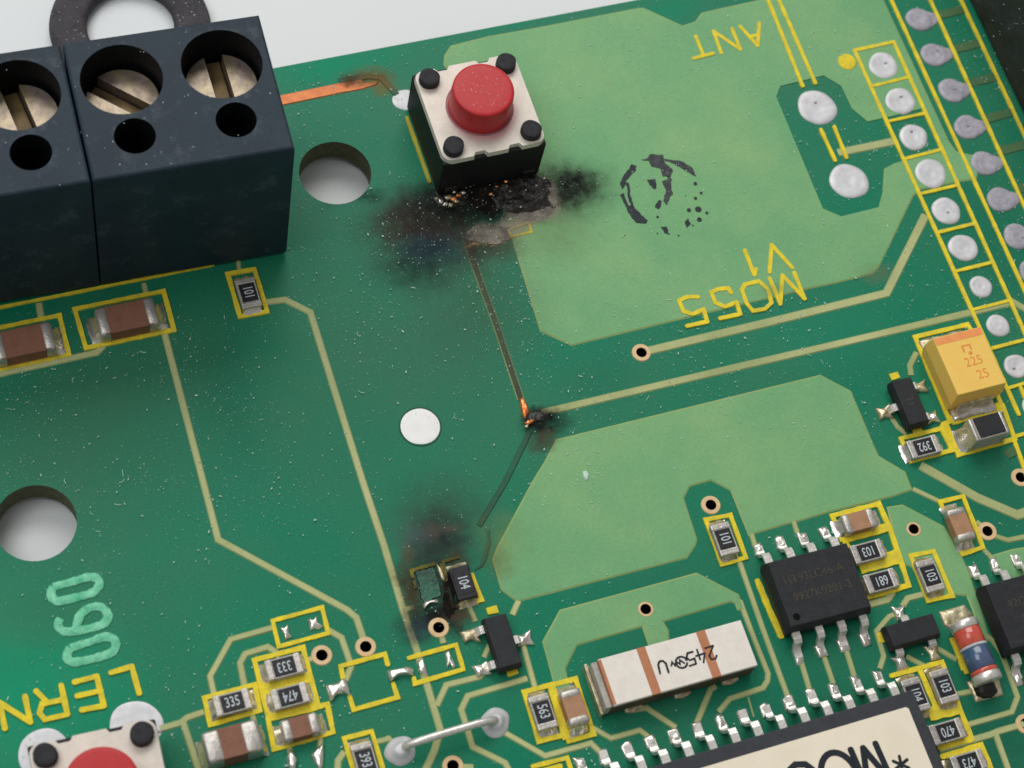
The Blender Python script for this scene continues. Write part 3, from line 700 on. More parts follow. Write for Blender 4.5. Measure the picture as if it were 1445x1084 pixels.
relief([(370, 800), (560, 740), (690, 690), (780, 710), (800, 790), (740, 850), (560, 900), (400, 930), (335, 890)], True)

blob('white_flake', PP([(822, 666), (827, 665), (831, 670), (830, 677), (826, 680), (823, 674)]), .10, 'dust', board, .05, 2)
# the hand stamp in worn black ink
INKPX = [
    ([(215, 300), (240, 258), (290, 275), (285, 320), (240, 355), (200, 400), (165, 455), (160, 500), (135, 520), (118, 470), (150, 380)], 'ink'),
    ([(165, 455), (205, 455), (218, 510), (222, 590), (245, 660), (262, 710), (240, 715), (212, 640), (200, 580), (196, 500)], 'ink'),
    ([(118, 590), (150, 570), (175, 640), (200, 705), (260, 715), (330, 790), (412, 870), (395, 900), (290, 890), (235, 820), (190, 740), (150, 650)], 'ink'),
    ([(410, 425), (490, 418), (512, 470), (505, 520), (470, 515)], 'ink'), ([(355, 205), (410, 195), (440, 145), (575, 155), (600, 235), (690, 320), (660, 390), (580, 380), (560, 300), (460, 275), (430, 215)], 'worn_ink'),
    ([(600, 200), (720, 215), (800, 230), (900, 290), (940, 382), (880, 350), (780, 290), (700, 240), (610, 212)], 'worn_ink'), ([(650, 380), (672, 420), (670, 520), (690, 575), (660, 600), (625, 690), (590, 650), (620, 530), (570, 440), (630, 420)], 'worn_ink'),
    ([(540, 645), (565, 650), (560, 700), (530, 740), (500, 720), (505, 690)], 'ink'), ([(565, 940), (620, 935), (650, 1020), (600, 1000)], 'ink'), ([(825, 880), (860, 848), (878, 900), (850, 938), (822, 905)], 'ink'),
]
for px, m in INKPX:
    p = ccw(PP(ZM(860, 200, 7.74, px)))
    q = resample(p + [p[0]], 0.10)[:-1]
    q = [v + Vector((noise.noise(v * 6), noise.noise(v * 6 + Vector((9, 0, 0))), 0)) * 0.055 for v in q]
    q = inset(q, -0.015)
    slab('ink_mark', q, 0.052, 0.078, [m], board)
for x, y, r in ((935, 465, 20), (1000, 568, 16), (938, 625, 18), (967, 745, 34), (866, 754, 22), (1062, 783, 16), (980, 857, 26), (524, 828, 14), (910, 922, 8), (752, 1032, 9), (165, 1030, 6), (520, 1008, 8), (830, 595, 6)):
    c = P(860 + x / 7.74, 200 + y / 7.74)
    slab('ink_mark', circle(c, r / 7.74 / 23.5, 12), 0.052, 0.080, ['ink'], board)

# bare solder left on unpopulated footprints
for poly, h in ((ZM(360, 769, 3.44, [(118, 400), (135, 405), (160, 385), (166, 430), (182, 452), (160, 455), (145, 465), (140, 440)]), .16), (ZM(360, 769, 3.44, [(255, 358), (280, 365), (298, 345), (305, 380), (332, 398), (310, 412), (285, 408), (266, 420)]), .18),
                (ZM(420, 940, 6.02, [(232, 172), (330, 150), (395, 95), (425, 130), (440, 190), (455, 262), (400, 240), (330, 252), (285, 310), (262, 280)]), .32), (ZM(420, 940, 6.02, [(752, 45), (850, 25), (935, 8), (990, 30), (985, 85), (930, 80), (850, 95), (785, 140), (765, 100)]), .34),
                (ZM(360, 769, 3.44, [(785, 565), (812, 548), (830, 590), (840, 640), (815, 640), (792, 620)]), .22), (ZM(360, 769, 3.44, [(920, 525), (940, 512), (955, 550), (975, 590), (960, 602), (945, 580), (930, 600), (925, 560)]), .2),
                (ZM(360, 769, 3.44, [(165, 990), (185, 1000), (205, 1045), (195, 1100), (160, 1090), (150, 1045)]), .3), (ZM(360, 769, 3.44, [(300, 985), (330, 960), (335, 1010), (330, 1084), (310, 1100), (285, 1060), (270, 1020)]), .3),
                (ZM(0, 769, 3.44, [(1225, 860), (1245, 870), (1255, 930), (1270, 1005), (1245, 1005), (1225, 920)]), .3)):
    blob('solder_pad', PP(poly), h, 'solder', board, 0.0, len(poly))

# charred lumps, ash and beads of melted metal in front of the upper switch, under the fused track and on the burnt footprint
def crust(cu, cv, ru, rv, hgt, seed, m='char', thr=0.15, n=46):
    V, F, id_ = [], [], {}
    for j in range(n + 1):
        for i in range(n + 1):
            a, b = 2 * i / n - 1, 2 * j / n - 1
            p = P(cu + a * ru, cv + b * rv)
            d = math.hypot(a, b) + 0.28 * noise.noise(Vector((a * 2.4 + seed, b * 2.4, 0)))
            k = max(0.0, 1 - d)
            if k > 0.02:
                rough = 0.6 + 0.7 * noise.noise(Vector((p.x * 1.3, p.y * 1.3, seed))) + 0.28 * noise.noise(Vector((p.x * 3.6, p.y * 3.6, seed))) + 0.12 * noise.noise(Vector((p.x * 10, p.y * 10, seed)))
                id_[(i, j)] = len(V)
                V.append((p.x, p.y, 0.04 + max(0.0, min(1, k * 2.2)) * hgt * max(0.05, rough)))
    for j in range(n):
        for i in range(n):
            q = [(i, j), (i, j + 1), (i + 1, j + 1), (i + 1, j)]
            if all(t in id_ for t in q):
                F.append(tuple(id_[t] for t in q))
    return obj('charred_crust', V, F, m, board)
crust(738, 274, 48, 31, 0.30, 3.1)
crust(688, 280, 28, 22, 0.06, 8.4, 'soot')
crust(637, 279, 26, 15, 0.20, 5.2)
crust(757, 589, 12, 7, 0.07, 4.1)
crust(774, 283, 12, 22, 0.12, 1.7, 'ash')
crust(745, 304, 34, 9, 0.10, 2.7, 'ash')
crust(690, 331, 34, 14, 0.08, 7.7, 'ash')
crust(633, 842, 8, 34, 0.04, 11.3, 'soot')
fp = ccw(PP(ZM(520, 680, 4.817, [(312, 612), (372, 592), (440, 575), (462, 640), (488, 700), (500, 778), (440, 800), (385, 862), (352, 780), (340, 700)])))
fp = resample(fp + [fp[0]], 0.12)[:-1]
fp = [v + Vector((noise.noise(v * 4), noise.noise(v * 4 + Vector((7, 0, 0))), 0)) * 0.07 for v in fp]
slab('blistered_mask_patch', fp, 0.0, 0.035, ['char_green', 'soot'], board, 0.04)
rnd = random.Random(5)
def bead(u, v, r, m, z=0.3, k=1.0):
    c = P(u, v, z)
    bm = bmesh.new(); bmesh.ops.create_icosphere(bm, subdivisions=2, radius=r)
    for w in bm.verts:
        w.co *= 1 + 0.85 * noise.noise(w.co * (1.3 / r) + Vector((u, v, 0)))
        w.co.x *= 1.25; w.co.z *= 0.6 * k
        w.co += c
    return from_bm('metal_bead', bm, m, board, True)
for (u, v, r, m) in ((622, 284, .14, 'solder'), (632, 279, .16, 'oxide'), (640, 281, .17, 'copper_bright'), (647, 276, .10, 'copper_bright'), (653, 272, .12, 'solder'), (628, 288, .12, 'solder'), (636, 289, .13, 'oxide'), (644, 284, .12, 'oxide'), (616, 280, .08, 'oxide'), (641, 271, .07, 'solder'),
                     (693, 274, .09, 'copper_bright'), (701, 263, .07, 'copper_bright'), (714, 256, .08, 'copper_bright'), (748, 238, .10, 'copper_bright'), (720, 270, .04, 'solder'), (742, 268, .04, 'solder'), (757, 262, .05, 'solder'), (735, 292, .05, 'oxide'), (768, 252, .06, 'oxide'),
                     (745, 597, .13, 'copper_bright'), (750, 594, .10, 'copper_bright'), (743, 602, .08, 'oxide')):
    bead(u, v, r, m, 0.45 if v < 300 else 0.2)
for k in range(40):
    bead(rnd.gauss(700, 36), rnd.gauss(280, 13), rnd.uniform(.015, .035), rnd.choice(['solder', 'ash', 'oxide', 'char']), rnd.uniform(.2, .5))
blob('melted_copper_tip', PP(ZM(690, 540, 9.857, [(420, 235), (470, 212), (515, 280), (560, 430), (530, 460), (500, 520), (465, 470), (435, 350)])), 0.22, 'copper_bright', board, 0.02, 4, 0.9)
blob('solder_pad', PP(ZM(520, 680, 4.817, [(375, 870), (368, 830), (420, 805), (470, 800), (480, 825), (430, 825), (395, 840)])), 0.18, 'solder', board, 0, 6)
blob('solder_pad', PP(ZM(520, 680, 4.817, [(460, 560), (490, 590), (515, 650), (520, 680), (495, 670), (470, 610)])), 0.15, 'oxide', board, 0.05, 7)
# tiny scrape of wire-thin soot over the mask beside the burnt resistor
track('soot_thread', ZM(520, 680, 4.817, [(720, 600), (770, 570), (800, 490), (820, 400), (810, 330)]), 0.24, board, ('faded_trace', 'faded_trace'), 0.02, 0.3, step=0.2, bev=0.1)

# ------------------------------------------------------------------ chip components
def fillet(name, x, sgn, w, h, ext, m, parent, seed):
    """Solder climbing from the pad to a chip end: concave profile, ragged toe."""
    V, F = [], []; nx, ny = 6, 8
    for i in range(nx):
        t = i / (nx - 1)
        for j in range(ny):
            s = 2 * j / (ny - 1) - 1
            rag = 1 + 0.25 * noise.noise(Vector((s * 2.0, seed, t)))
            xx = x + sgn * t * ext * rag * (1 - 0.15 * s * s)
            zz = h * (1 - t) ** 1.7 * (1 - 0.30 * s * s) + 0.02 + 0.04 * noise.noise(Vector((s * 3, t * 3, seed)))
            if i == nx - 1: zz = 0.0
            if j in (0, ny - 1): zz *= 0.25
            V.append((xx, s * w * 0.5 * (1 + 0.06 * t), max(0.0, zz)))
    for i in range(nx - 1):
        for j in range(ny - 1):
            a = i * ny + j
            f = (a, a + 1, a + ny + 1, a + ny)
            F.append(f if sgn < 0 else f[::-1])
    return obj(name, V, F, m, parent, smooth=True)
def chip_resistor(label, u, v, rz, code, code_rot=0.0, L=1.80, Wd=1.04, H=0.5, m_end='cap_end', burnt=False, coat=0.60, seed=0, sol='solder', ext=0.42):
    c = P(u, v, H)
    t = thing('chip_resistor', label, 'resistor', (c.x, c.y, 0.03), rz, 'chip resistors on the board')
    e = 0.34
    box('ceramic_body', -L / 2 + e * .5, L / 2 - e * .5, -Wd / 2, Wd / 2, 0.03, H - 0.03, 'glaze' if burnt else 'ceramic', t, 0.03)
    for s in (-1, 1):
        x0, x1 = sorted((s * L / 2, s * (L / 2 - e)))
        box('end_cap', x0, x1, -Wd / 2 - 0.015, Wd / 2 + 0.015, 0.0, H + 0.005, 'glaze' if burnt else m_end, t, 0.06)
        fillet('solder_joint', s * L / 2 - s * 0.03, s, Wd * 0.98, H * 0.72, ext * .85, 'oxide' if burnt else sol, t, seed + s * 3.3 + u * .37)
    hw = L * coat / 2
    box('dark_glaze', -hw, hw, -Wd * .41, Wd * .41, H - 0.06, H + 0.022, 'glaze', t, 0.02)
    text('printed_code', code, 0.74, 'code', t, (0, 0, H + 0.027), code_rot, 0.68, 0.010)
    return t
def chip_capacitor(label, u, v, rz, L, Wd, H, m, e=0.5, seed=0, ext=0.45, sol='solder', fw=0.98):
    c = P(u, v, H)
    t = thing('chip_capacitor', label, 'capacitor', (c.x, c.y, 0.03), rz, 'chip capacitors on the board')
    box('ceramic_body', -L / 2 + e * .4, L / 2 - e * .4, -Wd / 2, Wd / 2, 0.02, H - 0.02, m, t, 0.04)
    for s in (-1, 1):
        x0, x1 = sorted((s * L / 2, s * (L / 2 - e)))
        o = box('end_cap', x0, x1, -Wd / 2 - 0.03, Wd / 2 + 0.03, 0.0, H + 0.015, 'cap_end', t, min(0.16, H * .2), smooth=True)
        fillet('solder_joint', s * L / 2 - s * 0.05, s, Wd * fw, H * 0.62, ext, sol, t, seed + s * 2.1 + u * .31)
    return t
D90 = -math.pi / 2
PI = math.pi
chip_resistor('chip resistor printed 101 beside the terminal block front', 350.5, 413, D90, '101', seed=1)
chip_resistor('chip resistor printed 333 in the topmost cell of its yellow frame', 401, 940.5, 0, '333', PI, seed=2)
chip_resistor('chip resistor printed 474 just below the one printed 333', 409.5, 982, 0, '474', PI, seed=3)
chip_resistor('chip resistor printed 335 above the large uncoated brown capacitor', 328, 991, 0, '335', 0, seed=4)
chip_resistor('half visible chip resistor printed 393 left of the jumper wire end', 515.5, 1073, D90, '393', seed=5)
chip_resistor('chip resistor printed 563 sharing a frame with a tan capacitor', 766.5, 1004.5, D90, '563', seed=6)
chip_resistor('soot blackened chip resistor printed 104 beside the burnt footprint', 654, 822, D90, '104', burnt=True, seed=7, coat=.7)
chip_resistor('chip resistor printed 101 beside the corner of the eight pin chip', 1023, 760.5, D90, '101', seed=8)
chip_resistor('chip resistor printed 103 against the right edge of the eight pin chip', 1225, 778, 0, '103', PI, seed=9, sol='oxide')
chip_resistor('chip resistor printed 681 below the 103 resistor by the eight pin chip', 1243.5, 819.5, 0, '681', PI, seed=10, sol='oxide')
chip_resistor('upright chip resistor printed 103 on the light green area', 1313, 812, D90, '103', seed=11, sol='oxide')
chip_resistor('chip resistor printed 392 below the transistor beside the orange capacitor', 1304, 630, 0, '392', PI, seed=12)
chip_resistor('upright chip resistor printed 103 beside the corner of the large labelled chip', 1332.5, 968, D90, '103', seed=13, sol='oxide')
chip_resistor('chip resistor partly hidden behind the corner of the large labelled chip', 1292.5, 980.5, D90, '104', seed=14, sol='oxide')
chip_resistor('chip resistor printed 470 against the right edge of the large chip', 1337, 1032, 0, '470', PI, seed=15, sol='oxide')
chip_resistor('chip resistor cut by the bottom edge, below the one printed 470', 1367, 1076, 0, '473', PI, seed=16, sol='oxide')
chip_capacitor('large brown capacitor in a yellow frame right below the terminal block', 179, 446, 0, 3.15, 1.6, 1.0, 'brown', .62, 1, .6)
chip_capacitor('large brown capacitor in a yellow frame cut by the left edge', 33, 481, 0, 3.15, 1.6, 1.0, 'brown', .62, 2, .6)
chip_capacitor('big unframed brown capacitor beside the lower red button switch', 328, 1046, 0, 2.75, 1.55, 1.45, 'brown', .88, 3, .4)
chip_capacitor('small brown capacitor in the frame cell under the 474 resistor', 424, 1025, 0, 1.9, 1.05, 0.8, 'brown', .55, 4, .42)
chip_capacitor('tan capacitor beside the 563 resistor and the white filter', 811, 997, D90, 1.9, 1.04, 0.85, 'tan', .5, 5, .42)
chip_capacitor('tan capacitor in a yellow frame above the 103 and 681 resistors', 1213, 734.5, 0, 1.85, 1.04, 0.7, 'tan', .46, 6, .5)
chip_capacitor('upright tan capacitor between the two bare vias at the right', 1356.5, 739, D90, 1.9, 1.04, 0.75, 'tan', .46, 7, .5)

# ------------------------------------------------------------------ terminal blocks
def terminal(label, cx, cy, rz, poles, W_, slots, dimple):
    D, Ht = 8.15, 11.0
    t = thing('terminal_block', label, 'terminal block', (cx, cy, 0), rz, 'screw terminal blocks side by side')
    x0, x1, y0, y1 = -W_ / 2 + 0.03, W_ / 2 - 0.03, -D / 2, D / 2
    xs = [(-0.5 * (poles - 1) + i) * 5.08 for i in range(poles)]
    rect = [Vector((x0, y0, 0)), Vector((x1, y0, 0)), Vector((x1, y1, 0)), Vector((x0, y1, 0))]
    ch = 0.14
    V, F, fm = [], [], []
    for z, d in ((0.25, 0.0), (Ht - ch, 0.0), (Ht - ch * .3, ch * .3), (Ht, ch)):
        for p in inset(rect, d): V.append((p.x, p.y, z))
    for k in range(3):
        for i in range(4):
            j = (i + 1) % 4
            F.append((4 * k + i, 4 * k + j, 4 * k + 4 + j, 4 * k + 4 + i)); fm.append(0)
    loops = [[Vector((V[12 + i][0], V[12 + i][1], 0)) for i in range(4)]]; idx = [12, 13, 14, 15]
    for x in xs:
        for (yy, r, zb, n) in ((1.45, 2.06, 6.6, 40), (-1.92, 1.03, 2.5, 28)):
            h = circle((x, yy), r, n)[::-1]; b = len(V)
            V += [(q.x, q.y, Ht) for q in h] + [(q.x, q.y, zb) for q in h]
            for i in range(n):
                j = (i + 1) % n
                F.append((b + i, b + n + i, b + n + j, b + j)); fm.append(1)
            F.append(tuple(range(b + n, b + 2 * n))[::-1]); fm.append(1)
            loops.append(h); idx += list(range(b, b + n))
    for tr in tessellate_polygon(loops):
        a, b_, c_ = (Vector(V[idx[k]]) for k in tr)
        tr2 = tr if (b_ - a).cross(c_ - a).z > 0 else tr[::-1]
        F.append(tuple(idx[k] for k in tr2)); fm.append(0)
    obj('plastic_body', V, F, ['terminal', 'terminal_in'], t, fm)
    for x, sa in zip(xs, slots):
        s = bpy.data.objects.new('screw', None); COL.objects.link(s); s.parent = t; s.location = (x, 1.45, 0); s.rotation_euler = (0, 0, sa)
        R, z0, z1, g, dz = 1.95, 6.7, 9.1, 0.36, 0.75
        for sg in (1, -1):
            pts = [Vector((R * math.cos(a), sg * R * math.sin(a), 0)) for a in [math.asin(g / R) + (PI - 2 * math.asin(g / R)) * i / 22 for i in range(23)]]
            slab('screw_head', pts, z0, z1, ['zinc', 'zinc'], s, 0.12)
        box('screw_slot', -1.86, 1.86, -g, g, z0, z1 - dz, 'slot', s, 0)
    if dimple:
        for dx in dimple:
            o = lathe('ejector_mark', [(0.46, 0.0), (0.44, 0.03), (0.36, 0.035), (0.3, 0.0), (0.1, 0.012)], 'terminal', t, 24)
            o.rotation_euler = (PI / 2, 0, 0); o.location = (dx, y0, 5.2)
    return t
TR = math.radians(-2.2)
terminal('dark navy two screw terminal block nearest the upper red button switch', -14.58, 14.78, TR, 2, 10.14, (math.radians(-42), math.radians(92)), (0.35,))
terminal('dark navy screw terminal block cut by the left picture edge', -24.75, 15.17, TR, 2, 10.14, (math.radians(70), math.radians(100)), (0.35,))

# ------------------------------------------------------------------ push button switches
def switch(label, cx, cy, rz, burnt, cap_h=1.75):
    t = thing('push_button_switch', label, 'push button', (cx, cy, 0), rz, 'red push button switches')
    box('black_base', -3.0, 3.0, -3.0, 3.0, 0.15, 3.35, 'black_dull', t, 0.10)
    r = 0.55; pl = []
    def corner(x, y, a0):
        return [Vector((x + r * math.cos(a0 + k * PI / 8), y + r * math.sin(a0 + k * PI / 8), 0)) for k in range(5)]
    notch = lambda a, b, y, s: [Vector((a, y, 0)), Vector((a + .15 * (1 if b > a else -1), y + s * .22, 0)), Vector((b - .15 * (1 if b > a else -1), y + s * .22, 0)), Vector((b, y, 0))]
    h = 3.0
    pl += corner(-h + r, -h + r, PI) + notch(-1.25, -0.45, -h, 1) + notch(0.75, 1.55, -h, 1)
    pl += corner(h - r, -h + r, 1.5 * PI) + corner(h - r, h - r, 0) + notch(1.5, 0.7, h, -1) + notch(-0.9, -1.7, h, -1) + corner(-h + r, h - r, 0.5 * PI)
    slab('metal_plate', pl, 3.30, 3.62, ['plate', 'plate'], t, 0.05)
    for x, y in ((-2.25, -2.25), (2.25, -2.25), (2.25, 2.25), (-2.25, 2.25)):
        lathe('corner_peg', [(0.58, 3.60), (0.57, 3.9), (0.56, 4.05), (0.53, 4.08), (0.3, 4.075)], 'peg', t, 20, (x, y), 1.0, 0, 0.04, int(x * 7 + y * 3))
    lathe('well_rim', [(1.93, 3.56), (1.90, 3.632), (1.80, 3.635)], 'pink', t, 36)
    lathe('red_cap', [(1.77, 3.55), (1.76, 4.2), (1.71, 3.62 + cap_h - .12), (1.69, 3.62 + cap_h - .05), (1.63, 3.62 + cap_h), (1.5, 3.62 + cap_h + .015), (0.8, 3.62 + cap_h + .015)], 'red', t, 48)
    for x in (-2.3, 2.3):
        for y in (-1, 1):
            box('lead', x - .35, x + .35, y * 3.0 - .16, y * 3.0 + .16, 0.0, 0.9, ('char' if burnt else 'oxide') if y < 0 else 'tin', t, 0.05)
    return t
switch('scorched push button switch with red cap and cream metal plate, upper middle', 2.42, 15.10, math.radians(0.4), True)
switch('clean push button switch with red cap cut by the bottom left edge', -25.95, -16.75, math.radians(-2.5), False)

# ------------------------------------------------------------------ leaded parts
def lead(name, pts, w, th, m, parent, ax='x', off=0.0):
    """A bent metal lead: a profile in (y, z), swept over its width along x; ax='y' swaps x and y."""
    p = [Vector((a, b, 0)) for a, b in pts]
    L_, R_ = sides(p, [th] * len(p))
    V, F = [], []
    for s in (-1, 1):
        for q in L_ + R_[::-1]:
            v = (off + s * w / 2, q.x, q.y)
            V.append(v if ax == 'x' else (v[1], v[0], v[2]))
    n = len(p) * 2
    for i in range(n):
        j = (i + 1) % n
        F.append((i, j, n + j, n + i))
    for i in range(len(p) - 1):
        a, b, c, d = i, i + 1, n - 2 - i, n - 1 - i
        F.append((a, b, c, d)); F.append((n + d, n + c, n + b, n + a))
    bm = bmesh.new()
    vs = [bm.verts.new(v) for v in V]
    for f in F: bm.faces.new([vs[i] for i in f])
    return from_bm(name, bm, m, parent)
def gull(y, z, reach, sg):
    return [(sg * (y - .1), z), (sg * (y + reach * .28), z), (sg * (y + reach * .42), z - .10), (sg * (y + reach * .52), z * .35), (sg * (y + reach * .62), .14), (sg * (y + reach * .75), .09), (sg * (y + reach), .09)]
def gull_ic(name, label, cx, cy, rz, L, Wd, H, n, reach, zl, lw, m_body, mid, taper, toe=(1, 1), front=True):
    t = thing(name, label, 'chip', (cx, cy, 0), rz)
    box('epoxy_body', -L / 2, L / 2, -Wd / 2, Wd / 2, 0.12, H, m_body, t, 0.05, taper, mid)
    for sg in ((1, -1) if front else (1,)):
        for i in range(n):
            x = (-(n - 1) / 2 + i) * 1.27
            jr = random.Random(int(cx * 31) + i * 7 + sg)
            lead('lead', gull(Wd / 2 - .02, zl + jr.uniform(-.04, .04), reach * jr.uniform(.95, 1.06), sg), lw * jr.uniform(.94, 1.06), 0.17, 'tin', t, 'x', x + jr.uniform(-.035, .035))
            yy = sg * (Wd / 2 + reach * .82); w2 = 0.29
            e = [Vector((x - w2, yy - sg * .3, 0)), Vector((x + w2, yy - sg * .3, 0)), Vector((x + w2 * .95, yy + sg * .42, 0)), Vector((x, yy + sg * .5, 0)), Vector((x - w2 * .95, yy + sg * .42, 0))]
            e = [v + Vector((jr.uniform(-.06, .06), jr.uniform(-.10, .10), 0)) for v in e]
            blob('solder_joint', e, jr.uniform(.13, .22), 'solder', t, 0.0, i + sg * 20, .6)
    return t
ic = gull_ic('memory_chip', 'black eight pin chip with faint two line gold marking', 11.70, -15.52, math.radians(-.6), 4.85, 3.95, 1.55, 4, 1.22, 0.80, .42, 'black', .80, .17)
text('printed_marking', 'HT93LC46-A', .62, 'gold_print', ic, (-.1, .62, 1.556), 0, 1.0, -.004, 0.0)
text('printed_marking', '9927K0201-3', .62, 'gold_print', ic, (.05, -.35, 1.556), 0, .98, -.004, 0.0)
lathe('index_dimple', [(0.2, 1.552), (0.18, 1.553)], 'dark', ic, 16, (-1.8, -1.35))
c = P(1389, 826, 1.5)
ic2 = gull_ic('logic_chip', 'black chip cut by the right edge beside the glass diode', c.x + 2.3, c.y - 1.85, math.radians(-.6), 4.9, 3.95, 1.55, 4, 1.22, 0.80, .42, 'black', .80, .17)
text('printed_marking', '42C', .62, 'gold_print', ic2, (-1.0, .5, 1.556), 0, 1.0, -.004, 0.0)
text('printed_marking', 'S9', .62, 'gold_print', ic2, (-.8, -.45, 1.556), 0, 1.0, -.004, 0.0)
big = gull_ic('labelled_chip', 'large dark grey chip with cream label and a row of leads', 5.24, -25.98, math.radians(0.45), 17.7, 7.5, 2.55, 14, 1.74, 1.42, .42, 'grey_epoxy', 1.3, .14, front=False)
slab('cream_label', [Vector((-8.2, -2.9, 0)), Vector((8.0, -2.9, 0)), Vector((8.12, -2.18, 0)), Vector((8.12, 2.78, 0)), Vector((8.0, 2.88, 0)), Vector((-8.2, 2.88, 0))], 2.552, 2.60, ['cream'], big, 0.015)
def on_label(px):
    """Pixels on the label's top face -> the chip's own coordinates."""
    return [Matrix.Rotation(-math.radians(.45), 3, 'Z') @ (P(u, v, 2.6) - Vector((5.24, -25.98, 0))) for u, v in ZM(1060, 1000, 5.16, px)]
def label_letter(strokes, w=.33):
    V, F = [], []
    for q in [p for r in strokes for p in split_sharp(r)]:
        o = track('printed_letter', [(p.x, p.y) for p in q], w, None, 'ink', .006, z0=2.6, mm=True, bev=.01, round_ends=True)
        n = len(V); V += [v.co.copy() for v in o.data.vertices]; F += [tuple(n + i for i in p.vertices) for p in o.data.polygons]
        me = o.data; bpy.data.objects.remove(o); bpy.data.meshes.remove(me)
    return obj('printed_letter', V, F, 'ink', big)
label_letter([on_label(k) for k in ([(725, 300), (855, 600)], [(855, 600), (815, 288), (1035, 548)], [(1035, 548), (905, 255)])])
oc = on_label([(650, 505)])[0]
label_letter([[Vector((oc.x + .92 * math.cos(k * PI / 14), oc.y + 1.3 * math.sin(k * PI / 14), 0)) for k in range(29)]])
for ox in (-1.95, -3.75):
    fc = Vector((oc.x + ox, oc.y - .02, 0))
    label_letter([[fc - Vector((x, y, 0)) for x, y in ((.65, 1.25), (-.55, 1.25), (-.65, .15), (-.1, .4), (.5, .2), (.75, -.4), (.5, -1.05), (0, -1.28), (-.5, -1.15), (-.75, -.8))]])
ac = on_label([(1092, 408)])[0]
label_letter([[Vector((ac.x + .42 * math.cos(k * PI / 3 + .35), ac.y + .42 * math.sin(k * PI / 3 + .35), 0)), Vector((ac.x - .42 * math.cos(k * PI / 3 + .35), ac.y - .42 * math.sin(k * PI / 3 + .35), 0))] for k in range(3)], .17)

def sot23(label, cx, cy, rz, leads, L=2.9, Wd=1.35, H=1.0, mark=None):
    t = thing('transistor', label, 'transistor', (cx, cy, 0), rz, 'three lead transistors')
    box('epoxy_body', -Wd / 2, Wd / 2, -L / 2, L / 2, 0.12, H, 'black', t, 0.05, .10, .5)
    for k, (sg, y, m) in enumerate(leads):
        lead('lead', [(sg * (Wd / 2 - .1), .5), (sg * (Wd / 2 + .18), .5), (sg * (Wd / 2 + .28), .4), (sg * (Wd / 2 + .34), .12), (sg * (Wd / 2 + .62), .07)], .42, .12, 'tin', t, 'y', y)
        x = sg * (Wd / 2 + .58); r = random.Random(k + int(cx * 10))
        e = [Vector((x + a * .48 * r.uniform(.8, 1.15), y + b * .46 * r.uniform(.8, 1.2), 0)) for a, b in ((-1, -.7), (-.2, -.55), (.9, -1), (.75, 0), (1, .9), (0, .6), (-1, .75))]
        blob('solder_joint', e, .26, m, t, 0.0, k * 5 + int(cx), .6)
    if mark:
        text('printed_marking', mark, .7, 'gold_print', t, (0, 0, H + .004), PI / 2, 1.0, -.006, 0.0)
    return t
c = P(709.7, 904, 1.0)
sot23('black transistor below the burnt footprint with three soldered leads', c.x, c.y, 0, ((-1, .95, 'oxide'), (-1, -.95, 'solder'), (1, 0, 'solder')))
c = P(1284.8, 565.5, 1.0)
sot23('black transistor left of the orange capacitor', c.x, c.y, 0, ((-1, 0, 'oxide'), (1, .95, 'oxide'), (1, -.95, 'solder')), mark='1L')
c = P(1288.8, 889, 1.0)
sot23('black transistor lying crosswise between the eight pin chip and the glass diode', c.x, c.y, math.radians(90), ((1, .0, 'solder'), (-1, .95, 'solder'), (-1, -.95, 'oxide')))

# ------------------------------------------------------------------ single parts
def centre(pts, z):
    q = PP(pts, z); return sum(q, Vector()) / len(q)
# moulded orange capacitor
c = centre([(1320.4, 479), (1383.3, 462.5), (1417, 534), (1351.6, 561)], 2.0)
t = thing('tantalum_capacitor', 'orange moulded capacitor printed 225 and 25', 'capacitor', (c.x, c.y, 0), math.radians(.5))
box('epoxy_body', -1.62, 1.62, -1.92, 1.92, 0.12, 2.0, 'tant', t, 0.05, .14, 1.0)
box('orange_band', -1.45, 1.45, 1.30, 1.74, 1.9, 2.012, 'tant_band', t, 0.01)
text('printed_marking', '225', .78, 'tant_print', t, (.22, -.1, 2.006), 0, .95, 0, 0.0)
text('printed_marking', '25', .78, 'tant_print', t, (.42, -.95, 2.006), 0, .95, 0, 0.0)
lathe('printed_dot', [(.12, 2.003), (.11, 2.008)], 'tant_print', t, 12, (.24, .42))
obj('printed_marking', [(-.12, .52, 2.006), (-.02, .52, 2.006), (-.02, .86, 2.006), (.34, .86, 2.006), (.34, .6, 2.006), (.44, .6, 2.006), (.44, .95, 2.006), (-.12, .95, 2.006)], [(0, 1, 2, 7), (2, 3, 6, 7), (3, 4, 5, 6)], 'tant_print', t)
for s in (-1, 1):
    box('terminal_foot', -1.1, 1.1, min(s * 1.80, s * 2.05), max(s * 1.80, s * 2.05), 0.02, .95, 'oxide', t, .05)
    blob('solder_joint', [Vector((a, s * b, 0)) for a, b in ((-1.35, 1.75), (-1.45, 2.55), (-.9, 2.62), (0, 2.55), (.8, 2.62), (1.35, 2.6), (1.4, 1.75))], .3, 'solder' if s < 0 else 'oxide', t, 0, 4 + s)
# dark topped square chip
c = P(1396, 600, 1.6)
t = thing('chip_inductor', 'pale square chip with black top beside the 392 resistor', 'inductor', (c.x, c.y, 0.02), math.radians(.8))
box('ceramic_body', -1.0, 1.0, -.66, .64, 0, 1.5, 'ceramic', t, .06)
box('black_top', -.74, .80, -.56, .60, 1.45, 1.6, 'black', t, .03)
for s in (-1, 1):
    x0, x1 = sorted((s * 1.04, s * .80))
    box('end_cap', x0, x1, -.70, .68, 0, 1.54, 'cap_end', t, .09, smooth=True)
    fillet('solder_joint', s * 1.02, s, 1.4, 1.0, .6 if s < 0 else .35, 'solder', t, 3 + s)
